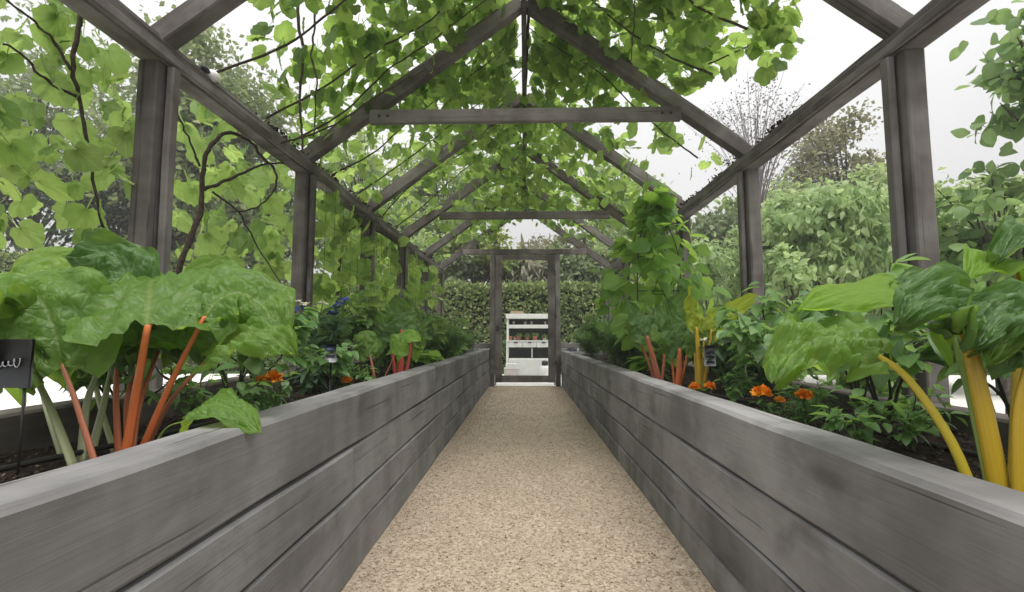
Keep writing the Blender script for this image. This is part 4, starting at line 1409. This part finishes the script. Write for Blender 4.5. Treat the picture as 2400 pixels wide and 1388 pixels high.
W3 = [(745, 410), (880, 520), (1035, 640), (1030, 720), (960, 730), (750, 720)]
P = np.vstack([sample_wall(W3, 360, -1.95, -1.62, 3.3, 8.8, .75, 2.35), sample_wall(W3, 70, -1.58, -1.46, 3.5, 8.8, 1.0, 2.15)])
D, Nn = wall_leaf_dirs(len(P))
vine('dense shaded grapevine behind the wire trellis', [([(-1.66, 4.2, 0), (-1.64, 4.25, 1.0), (-1.63, 4.4, 1.8), (-1.62, 5.2, 2.05), (-1.62, 7.0, 2.1)], .018, .006)],
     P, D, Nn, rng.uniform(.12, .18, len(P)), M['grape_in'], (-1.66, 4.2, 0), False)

# over the roof
RA = [(605, -150), (600, 30), (625, 120), (640, 210), (700, 320), (752, 385), (840, 330), (960, 255), (1230, 190), (1560, 210), (1640, 190), (1690, 130), (1760, 150), (1830, 165), (1868, 60), (1880, -150)]
RB = [(752, 392), (880, 505), (960, 520), (1010, 440), (1120, 330), (1180, 280), (900, 275)]
RC = [(900, 200), (1560, 200), (1560, 330), (1480, 470), (1400, 560), (1060, 560), (960, 420), (880, 300)]
RD = [(1470, 270), (1600, 280), (1620, 335), (1700, 350), (1720, 420), (1640, 450), (1590, 360), (1500, 330)]
RE = [(1380, 370), (1440, 410), (1520, 470), (1480, 520), (1400, 500)]
RF = [(960, 520), (1060, 430), (1150, 480), (1100, 580), (1030, 620), (1000, 590)]


def sample_roof(poly, n, side, lo=.02, hi=.30, y0=1.2, y1=YD, edge=0.0, power=1.0):
    out = []
    it = 0
    while len(out) < n and it < 400:
        it += 1
        m_ = 4000
        q, y, o_ = rng.uniform(0, 1.0, m_), rng.uniform(y0, y1, m_), rng.uniform(lo, hi, m_) 
        base = np.column_stack([side * EAVE_X * (1 - q), y, EAVE_Z + (RIDGE_Z - EAVE_Z) * q])
        P = base + o_[:, None] * np.array([side * RN[0], 0, RN[2]]) + np.array([0, 0, .06])
        ok = inpoly(proj(P), poly)
        if edge > 0: ok &= rng.random(m_) < (edge + (1 - edge) * q ** power)
        out += list(P[ok])
    return np.array(out[:n])


def roof_dirs(P, side):
    n = len(P)
    D = rng.normal(0, .6, (n, 3)) + np.array([side * .35, 0, -.45])
    Nn = rng.normal(0, .7, (n, 3)) + np.array([side * .35, -.35, .8])
    return D, Nn


def canes(side, ys, q0=0.0, q1=1.0, r=.007):
    out = []
    for y in ys:
        pts = []
        for k in range(6):
            q = q0 + (q1 - q0) * k / 5
            pts.append(np.array([side * (EAVE_X + .02) * (1 - q), y + rng.normal(0, .05), EAVE_Z + (RIDGE_Z - EAVE_Z) * q + .10 + rng.normal(0, .015)]))
        out.append((pts, r, r * .5))
    return out


PA = sample_roof(RA, 900, -1, edge=.22)
D, Nn = roof_dirs(PA, -1)
hang = [([at(700, -60, 2.6), at(700, 60, 2.6), at(712, 120, 2.6), at(703, 230, 2.62), at(710, 350, 2.66)], .010, .006),
        ([at(742, -60, 2.7), at(738, 50, 2.7), at(730, 130, 2.7), at(742, 200, 2.7), at(735, 320, 2.72)], .007, .004),
        ([at(630, 345, 3.0), at(770, 300, 3.0), at(870, 235, 3.0), at(1000, 160, 3.0)], .006, .004)]
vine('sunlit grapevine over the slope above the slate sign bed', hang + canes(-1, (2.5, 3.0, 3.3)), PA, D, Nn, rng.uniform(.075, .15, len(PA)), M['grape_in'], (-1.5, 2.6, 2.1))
PA = sample_roof(RA, 860, 1, edge=.30)
D, Nn = roof_dirs(PA, 1)
vine('grapevine over the slope above the bean obelisk bed', canes(1, (2.6, 3.1), .25) + [([at(1490, -40, 2.9), at(1485, 60, 2.9), at(1478, 150, 2.9)], .005, .003), ([at(1660, 150, 2.8), at(1790, 90, 2.8), at(1870, 20, 2.8)], .005, .003)],
     PA, D, Nn, rng.uniform(.075, .155, len(PA)), M['grape_in'], (1.5, 2.6, 2.1))
PB = np.vstack([sample_roof(RB, 190, -1, y0=3.3), sample_roof(RF, 40, -1, y0=4.8)])
D, Nn = roof_dirs(PB, -1)
vine('grapevine over the middle bays on the slate sign side', canes(-1, (4.0, 4.6, 5.3, 5.9)), PB, D, Nn, rng.uniform(.08, .15, len(PB)), M['grape'], (-1.5, 4.6, 2.1), False)
PC = np.vstack([sample_roof(RC, 880, -1, -.16, .34, 3.3, YD, .02, 2.2), sample_roof(RC, 880, 1, -.16, .34, 3.3, YD, .02, 2.2)])
D, Nn = roof_dirs(PC, 1)
vine('dense small-leaved grapevine along the ridge of the frame', [([(0.05, 3.0, RIDGE_Z + .05), (0.02, 5.0, RIDGE_Z + .06), (0.03, 7.0, RIDGE_Z + .05), (0, 8.8, RIDGE_Z + .04)], .014, .008)],
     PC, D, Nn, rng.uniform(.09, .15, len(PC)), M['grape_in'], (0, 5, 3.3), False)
PD_ = np.vstack([sample_roof(RD, 16, 1, y0=3.3), sample_roof(RE, 70, 1, y0=4.0)])
D, Nn = roof_dirs(PD_, 1)
vine('few stray grape leaves on canes over the obelisk side', canes(1, (3.9, 5.2, 6.3), .1), PD_, D, Nn, rng.uniform(.12, .18, len(PD_)), M['grape'], (1.5, 5.0, 2.1), True)


# ------------------------------------------------------------------ trees, shrubs and hedges
def tree(name, label, cat, base, crown_c, crown_r, nclump, nleaf, lsize, tm, lmat, bmat=None, trunk_r=.12, shape='round', group=None, clump_r=.28, droop=0.0, multi=1, nlimb=46):
    base, cc, cr = np.asarray(base, float), np.asarray(crown_c, float), np.asarray(crown_r, float)
    t = thing(name, label, cat, base, group)
    d = rdir(nclump)
    rad = rng.random(nclump) ** .45
    if shape == 'cone':
        q = rng.random(nclump)
        C = np.column_stack([cc[0] + cr[0] * (1 - q) * d[:, 0] * 1.2, cc[1] + cr[1] * (1 - q) * d[:, 1] * 1.2, cc[2] - cr[2] + 2 * cr[2] * q])
    else:
        C = cc + d * cr * rad[:, None]
    C[:, 2] = np.maximum(C[:, 2], base[2] + .15)
    # trunk and limbs
    mb = MB()
    for k in range(multi):
        a = 2 * PI * k / multi
        o_ = np.array([math.cos(a), math.sin(a), 0]) * trunk_r * (1.5 if multi > 1 else 0)
        topp = cc + np.array([math.cos(a) * cr[0] * .4, math.sin(a) * cr[1] * .4, cr[2] * .5]) * (1 if multi > 1 else np.array([0, 0, 1]))
        sp_ = spline([base + o_ - np.array([0, 0, .05]), base * .6 + topp * .4 + o_ + rng.normal(0, trunk_r, 3) * np.array([1, 1, 0]), topp], 16)
        mb.tube(sp_, np.linspace(trunk_r, trunk_r * .25, 16) / (1 if multi == 1 else 1.6), 8)
        if k == 0: tk = sp_
    mb.build('trunk', bmat or M['bark'], t)
    mb = MB()
    nl_ = min(nclump, nlimb)
    for c in C[:nl_]:
        z = base[2] + (c[2] - base[2]) * .62
        i = int(np.argmin(abs(tk[:, 2] - z)))
        s_ = tk[i]
        mid = (s_ + c) / 2 + np.array([0, 0, .12 * np.linalg.norm(c - s_)]) + rng.normal(0, .05, 3)
        L = np.linalg.norm(c - s_)
        mb.tube(spline([s_, mid, c, c + (c - mid) * .35], 12), np.linspace(trunk_r * .38, trunk_r * .06, 12), 5, False)
    mb.build('limb', bmat or M['bark'], t)
    ci = rng.integers(0, nclump, nleaf)
    cs = clump_r * cr.mean() * rng.uniform(.6, 1.3, nclump)
    off = rng.normal(size=(nleaf, 3)) * cs[ci][:, None] * np.array([.62, .62, .42])
    P = C[ci] + off
    P[:, 2] = np.maximum(P[:, 2], base[2] + .05)
    D = rng.normal(0, .6, (nleaf, 3)) + unit(P - cc) * .5 + np.array([0, 0, -.25 - droop])
    Nn = rng.normal(0, .55, (nleaf, 3)) + unit(P - cc) * .4 + np.array([0, 0, .7])
    scatter('crown', lmat, tm, P, D, Nn, lsize * rng.uniform(.65, 1.25, nleaf), t)
    return t


def hedge(label, x0, x1, y0, y1, zt, n, ls):
    c = ((x0 + x1) / 2, (y0 + y1) / 2, -.012)
    t = thing('hedge', label, 'hedge', c, 'clipped hedges')
    mb = MB()
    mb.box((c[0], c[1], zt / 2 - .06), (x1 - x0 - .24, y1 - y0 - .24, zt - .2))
    mb.build('shade_core', M['hedge_shade'], t)  # dark green box standing in for the shade between the hedge leaves
    wx, wy = x1 - x0, y1 - y0
    A = np.array([wx * zt, wx * zt, wy * zt, wy * zt, wx * wy], float)
    A[1] *= .12
    f = rng.choice(5, n, p=A / A.sum())
    a, b = rng.random(n), rng.random(n)
    P = np.zeros((n, 3))
    nr = np.zeros((n, 3))
    dep = np.abs(rng.normal(0, .07, n))
    for k, (ax, sgn) in enumerate(((1, -1), (1, 1), (0, -1), (0, 1), (2, 1))):
        I = f == k
        if ax == 1:
            P[I] = np.column_stack([x0 + wx * a[I], np.full(I.sum(), y0 if sgn < 0 else y1) - sgn * dep[I], zt * b[I]])
        elif ax == 0:
            P[I] = np.column_stack([np.full(I.sum(), x0 if sgn < 0 else x1) - sgn * dep[I], y0 + wy * a[I], zt * b[I]])
        else:
            P[I] = np.column_stack([x0 + wx * a[I], y0 + wy * b[I], zt - dep[I]])
        nr[I, ax] = sgn
    P += rng.normal(0, .03, P.shape)
    bump = np.array([.10 * noise.noise((p[0] * 1.3, p[1] * 1.3, p[2] * 1.3)) for p in P])
    P += nr * bump[:, None]
    P[:, 2] = np.maximum(P[:, 2], .02)
    D = rng.normal(0, .6, P.shape) + nr * .5 + np.array([0, 0, .35])
    Nn = nr * .8 + rng.normal(0, .5, P.shape) + np.array([0, 0, .3])
    scatter('foliage', M['hedge'], SIMPLE, P, D, Nn, ls * rng.uniform(.6, 1.3, n), t)
    return t


M['hedge_shade'] = plain('shade_core', (0.045, 0.062, 0.026), 0.95, 0.5, 12)
hedge('long clipped hedge running across behind the white dresser', -8.5, 13.0, 13.3, 14.5, 2.33, 46000, .105)
hedge('taller clipped hedge across the paving beyond the slate sign bed', -17.5, -8.6, 12.3, 13.2, 3.05, 18000, .11)

G = 'trees beyond the hedges'


def tr_at(u, vtop, Y, rpx, name, label, mat, tm, ls, nleaf, nclump, vbot=760, **kw):
    top_, bot = at(u, vtop, Y), at(u, vbot, Y)
    r = rpx * Y / F_PX
    cz, hz = (top_[2] + bot[2]) / 2, (top_[2] - bot[2]) / 2
    return tree(name, label, 'tree', (top_[0], Y, -.012), (top_[0], Y, cz), (r, r * .9, hz), nclump, nleaf, ls, tm, mat, group=kw.pop('group', G), **kw)


tr_at(480, 95, 15.5, 190, 'evergreen_tree', 'tall grey-green evergreen rising behind the first bay', M['evergreen'], SIMPLE, .21, 20000, 110, 640, clump_r=.27)
tr_at(110, 20, 16.0, 260, 'broad_tree', 'broad grey-green tree behind the grapevine at the first post', M['greytree'], SIMPLE, .20, 9000, 70, 640, clump_r=.26)
tr_at(-160, 200, 15.0, 260, 'dark_tree', 'near-black tree above the taller hedge beside the broad grey-green tree', M['darktree'], SIMPLE, .19, 5000, 50, 640, clump_r=.26)
tr_at(300, 380, 15.0, 150, 'dark_tree', 'low dark tree above the side hedge between the first two posts', M['darktree'], SIMPLE, .16, 4500, 50, 640, clump_r=.26)
tr_at(640, 370, 17.0, 140, 'pale_tree', 'pale green tree seen past the looping vine cane', M['paletree'], SIMPLE, .22, 5000, 50, 660, clump_r=.26)
tr_at(860, 330, 19.0, 170, 'pale_tree', 'pale green tree behind the second and third posts', M['paletree'], SIMPLE, .24, 6000, 60, 660, clump_r=.26)
tr_at(1040, 300, 20.0, 130, 'pale_tree', 'tall pale tree behind the rafters on the trellis side', M['paletree'], SIMPLE, .22, 6000, 60, 640, clump_r=.24)
tr_at(1120, 540, 16.0, 70, 'lime_tree', 'yellow-green small tree above the hedge beside the door', M['limetree'], SIMPLE, .17, 2600, 30, 650, clump_r=.3)
tr_at(1060, 590, 15.6, 80, 'grey_tree', 'dark grey-green shrub above the hedge near the trellis end', M['greytree'], SIMPLE, .16, 2600, 30, 680, clump_r=.3)
tr_at(1245, 570, 17.0, 55, 'straw_tree', 'straw-coloured feathery tree seen through the door', M['strawtree'], LANCE, .35, 2600, 30, 700, clump_r=.3, bmat=M['palebark'])
tr_at(1300, 540, 18.5, 60, 'bronze_tree', 'small bronze tree above the door corner', M['bronze'], SIMPLE, .2, 1600, 24, 660, clump_r=.3)
tr_at(1360, 555, 15.8, 80, 'grey_tree', 'grey-green shrub above the hedge behind the bean obelisk', M['greytree'], SIMPLE, .17, 3000, 34, 690, clump_r=.3)
tr_at(1450, 380, 19.0, 90, 'pale_tree', 'pale green tree behind the top of the bean obelisk', M['paletree'], SIMPLE, .22, 3200, 40, 640, clump_r=.28)
tr_at(1665, 470, 16.5, 130, 'grey_tree', 'broad grey-green tree beyond the third post of the obelisk side', M['greytree'], SIMPLE, .2, 6000, 60, 690, clump_r=.26)
tr_at(1955, 280, 18.5, 130, 'bronze_tree', 'tall bronze conifer behind the drooping shrub', M['bronze'], SIMPLE, .17, 11000, 90, 640, clump_r=.24)
tr_at(1765, 190, 15.0, 140, 'bare_tree', 'nearly bare purple-twigged tree against the bright sky', M['plumleaf'], SIMPLE, .075, 2200, 170, 460, bmat=M['twig'], clump_r=.20, trunk_r=.035, nlimb=90)
tr_at(1930, 410, 8.2, 145, 'drooping_shrub', 'pale shrub with long drooping leaves behind the second post', M['droop'], LANCE + OVATE, .135, 9000, 120, 720, clump_r=.17, droop=.8, multi=4, trunk_r=.05)
tr_at(2110, 520, 8.8, 150, 'drooping_shrub', 'lower pale shrub beside the first post of the obelisk side', M['droop'], LANCE + LANCE + OVATE, .15, 5500, 70, 740, clump_r=.22, droop=.5, multi=4, trunk_r=.05)
tr_at(2310, 400, 5.0, 135, 'leafy_shrub', 'airy shrub with rounded leaves beside the first post of the obelisk side', M['figleaf'], ROUND, .13, 900, 46, 700, clump_r=.26, multi=3, trunk_r=.035)
tr_at(2330, 560, 8.0, 170, 'grey_tree', 'grey-green bush behind the airy rounded-leaf shrub', M['greytree'], SIMPLE, .14, 3600, 46, 740, clump_r=.26)
tr_at(2500, -60, 4.6, 190, 'young_tree', 'young tree reaching a leafy branch in from the paving side', M['figleaf'], ROUND, .15, 900, 40, 330, clump_r=.26, trunk_r=.06)
tr_at(1640, 560, 10.5, 90, 'drooping_shrub', 'pale shrub with long drooping leaves behind the third post of the obelisk side', M['droop'], LANCE + OVATE, .14, 4200, 60, 740, clump_r=.24, droop=.6, multi=4, trunk_r=.04)
tr_at(1820, 470, 9.4, 110, 'drooping_shrub', 'pale rounded shrub between the second and third posts of the obelisk side', M['droop'], LANCE + OVATE, .13, 5200, 70, 740, clump_r=.22, droop=.6, multi=4, trunk_r=.045)
tr_at(2060, 470, 9.8, 130, 'drooping_shrub', 'pale tall shrub just behind the lower shrub at the nearest post', M['droop'], LANCE + OVATE, .14, 6000, 70, 740, clump_r=.22, droop=.6, multi=4, trunk_r=.045)
tr_at(2260, 470, 9.0, 130, 'drooping_shrub', 'pale tall shrub behind the airy rounded-leaf shrub', M['droop'], LANCE + OVATE, .14, 5200, 70, 740, clump_r=.22, droop=.6, multi=4, trunk_r=.045)
tr_at(1420, 560, 16.5, 70, 'pale_tree', 'pale low tree above the hedge between the door and the obelisk', M['paletree'], SIMPLE, .17, 3200, 40, 690, clump_r=.28)
tr_at(1190, 590, 16.8, 60, 'pale_tree', 'pale low tree seen through the upper door opening', M['paletree'], SIMPLE, .16, 2600, 36, 690, clump_r=.28)
tr_at(980, 560, 16.0, 90, 'pale_tree', 'pale low tree above the hedge behind the trellis end', M['paletree'], SIMPLE, .17, 3400, 44, 690, clump_r=.28)
tr_at(1800, 440, 17.5, 150, 'pale_tree', 'pale airy tree behind the second post of the obelisk side', M['paletree'], SIMPLE, .2, 7000, 70, 690, clump_r=.24)
tr_at(2060, 400, 16.0, 170, 'pale_tree', 'pale airy tree between the bronze conifer and the nearest post', M['paletree'], SIMPLE, .19, 8000, 80, 690, clump_r=.24)
tr_at(2290, 430, 14.0, 170, 'pale_tree', 'pale airy tree behind the rounded-leaf shrub', M['paletree'], SIMPLE, .18, 7000, 80, 700, clump_r=.24)
tr_at(1520, 500, 17.5, 90, 'pale_tree', 'pale low tree above the hedge behind the bean obelisk', M['paletree'], SIMPLE, .2, 3500, 50, 690, clump_r=.26)
tr_at(1850, 560, 6.6, 40, 'sapling', 'thin sapling with pale leaves in front of the drooping shrub', M['droop'], OVATE, .12, 260, 18, 690, clump_r=.4, trunk_r=.016)
tr_at(1500, 620, 13.0, 40, 'hedge_shrub', 'loose shrub at the hedge beside the bean obelisk', M['hedge'], SIMPLE, .12, 700, 14, 740, clump_r=.4) if False else None
for (x, y, lb) in [(-1.15, 11.6, 'pale lavender clump at the hedge foot on the trellis side'), (1.15, 11.6, 'pale lavender clump at the hedge foot on the obelisk side')]:
    leafy('lavender', lb, 'lavender', x, y, .8, .35, 14, 900, LANCE, M['lavender'], M['stem'], .16, 'lavender clumps', .1, z0=0, low=.1)
for (x, y, h_, lb) in [(3.1, 4.6, 1.0, 'leafy border shrub just outside the first bay of the obelisk side'), (3.3, 6.6, 1.05, 'leafy border shrub outside the second bay of the obelisk side'), (3.0, 8.6, 1.0, 'leafy border shrub outside the fourth bay of the obelisk side')]:
    leafy('border_shrub', lb, 'shrub', x, y, h_, .55, 9, 900, OVATE + SIMPLE, M['tomato'], M['stem'], .15, 'border shrubs', .2, z0=0, low=.1)

# ------------------------------------------------------------------ white dresser beyond the door
DX0, DX1, DY = -0.395, 0.61, 10.65
dr = thing('dresser', 'white wooden potting dresser with open shelves beyond the door', 'dresser', ((DX0 + DX1) / 2, DY, 0))
cx, wd = (DX0 + DX1) / 2, DX1 - DX0
zs = lambda v: EYE + (790 - v) * DY / F_PX


def part(name, mat, *boxes, parent=dr):
    mb = MB()
    for c_, s_ in boxes: mb.box(c_, s_)
    return mb.build(name, mat, parent, False, base=world_base(dr))


part('top_board', M['white'], ((cx, DY + .16, zs(741)), (wd + .02, .30, zs(736) - zs(747))))
for x in (DX0 + .03, DX1 - .03):
    part('side_panel', M['white'], ((x, DY + .17, (zs(747) + zs(797)) / 2), (.045, .26, zs(747) - zs(797) - .003)))
part('back_board', M['shaded_inside'], ((cx, DY + .33, (zs(747) + zs(797)) / 2), (wd - .02, .02, zs(747) - zs(797) - .004)))
part('shelf', M['white'], ((cx, DY + .17, zs(765)), (wd - .11, .25, zs(760.5) - zs(769))))
part('worktop', M['white'], ((cx, DY + .15, zs(799)), (wd + .01, .40, .03)))
for k in range(3):
    x = DX0 + .055 + (k + .5) * (wd - .11) / 3
    d_ = part('drawer', M['white'], ((x, DY - .03, zs(807.5)), ((wd - .11) / 3 - .008, .03, .105)))
    part('handle', M['iron'], ((x, DY - .052, zs(802)), (.075, .02, .022)), parent=d_)
for x in (DX0 + .025, DX1 - .025):
    part('leg', M['white'], ((x, DY + .14, (zs(801) - .002) / 2), (.05, .36, zs(801) - .004)))
part('divider', M['white'], ((cx + .05, DY + .12, (zs(815) + zs(839)) / 2), (.02, .30, zs(815) - zs(839) - .004)))
part('recess_back', M['shaded_inside'], ((cx, DY + .30, (zs(815) + zs(839)) / 2), (wd - .11, .02, zs(815) - zs(839) - .006)))
part('cupboard', M['white'], ((cx, DY + .12, (zs(839.5) + zs(878)) / 2), (wd - .11, .34, zs(839.5) - zs(878))))
# what stands on and by it


def pot(x, y, z, r, h_, label, mat, plant=True, name='plant_pot', cat='pot', group='small pots on the dresser'):
    t = thing(name, label, cat, (x, y, z), group)
    mb = MB()
    mb.lathe([(r * .7, 0), (r * .92, h_ * .8), (r * 1.06, h_ * .8), (r * 1.06, h_), (r * .9, h_), (r * .85, h_ * .86)], (x, y, z), 14)
    mb.build('pot', mat, t)
    if plant:
        n = 60
        D = rdir(n, .7)
        scatter('foliage', M['figleaf'], OVATE, np.tile([x, y, z + h_], (n, 1)) + D * r * .5, D, rdir(n, .6), rng.uniform(.03, .07, n), t)


zw = zs(799) + .0155
for k, (u, r, h_, pl_, mt, lb) in enumerate([(1196, .05, .09, False, 'terra', 'terracotta pot at the dresser end by the door handle'), (1207, .034, .07, False, 'tan', 'cream jar next to the end terracotta pot'),
                                             (1216, .045, .085, True, 'terra', 'terracotta pot with a seedling beside the cream jar'), (1236, .042, .075, True, 'terra', 'terracotta pot with a seedling above the middle drawer'),
                                             (1254, .055, .09, True, 'terra', 'wide terracotta pot with greenery above the second drawer joint'), (1276, .045, .06, True, 'pale', 'pale pot with a bushy plant at the hinge side')]):
    pot(at(u, 797, DY + .1)[0], DY + .08 + .02 * (k % 2), zw, r, h_, lb, M[mt], pl_)
zsft = zs(760.5) + .001
for k, (u, lb) in enumerate([(1204, 'small white jar on the dresser shelf beside the side panel'), (1231, 'small white jar in the middle of the dresser shelf'), (1246, 'small white jar second from the middle of the dresser shelf'), (1278, 'small white jar on the dresser shelf near the hinges')]):
    pot(at(u, 760, DY + .15)[0], DY + .14, zsft, .028, .07, lb, M['pale'], False, 'jar', 'jar', 'small jars on the dresser shelf')
x = at(1212, 730, DY + .1)[0]
t = thing('seed_tray', 'tan wooden tray lying on top of the dresser', 'tray', (x, DY + .15, zs(736)))
mb = MB()
z0 = zs(736) + .001
mb.box((x, DY + .15, z0 + .008), (.28, .2, .016))
for dx in (-.135, .135): mb.box((x + dx, DY + .15, z0 + .041), (.012, .2, .05))
for dy in (-.094, .094): mb.box((x, DY + .15 + dy, z0 + .042), (.256, .012, .052))
mb.build('tray', M['tan'], t, False)
x = at(1199, 880, DY - .18)[0]
t = thing('crate', 'pale pinkish lidded box on the paving by the dresser', 'box', (x, DY - .22, 0))
mb = MB()
mb.box((x, DY - .22, .125), (.30, .24, .24))
mb.build('box_body', M['pale'], t, False)
mb = MB()
mb.box((x, DY - .22, .30), (.24, .22, .10))
mb.box((x, DY - .22, .254), (.31, .25, .016))
mb.build('lid', M['white'], t, False)
x = at(1277, 880, DY - .16)[0]
t = thing('lantern', 'white churn with a grey cap standing on the paving by the dresser', 'churn', (x, DY - .2, 0))
mb = MB()
mb.lathe([(.10, 0), (.115, .02), (.115, .24), (.10, .28), (.06, .31)], (x, DY - .2, 0), 20)
mb.build('body', M['white'], t)
mb = MB()
mb.lathe([(.062, .311), (.066, .33), (.066, .39), (.04, .41)], (x, DY - .2, 0), 16)
mb.build('cap', M['slate'], t)

# ------------------------------------------------------------------ the pale air of the overcast day
mb = MB()
mb.add([(x, y, z) for x in (-60, 60) for y in (-40, 60) for z in (-1.1, 12.5)],
       [(0, 1, 3, 2), (4, 6, 7, 5), (0, 4, 5, 1), (2, 3, 7, 6), (0, 2, 6, 4), (1, 5, 7, 3)])
m, t, out = newmat('haze')
pv = N(t, "ShaderNodeVolumePrincipled")
pv.inputs['Color'].default_value = (0.95, 0.95, 0.94, 1)
pv.inputs['Density'].default_value = 0.004
t.links.new(pv.outputs[0], out.inputs['Volume'])
tag(mb.build('haze', m, None, False), 'thin pale haze filling the garden air', 'haze', None, 'stuff')
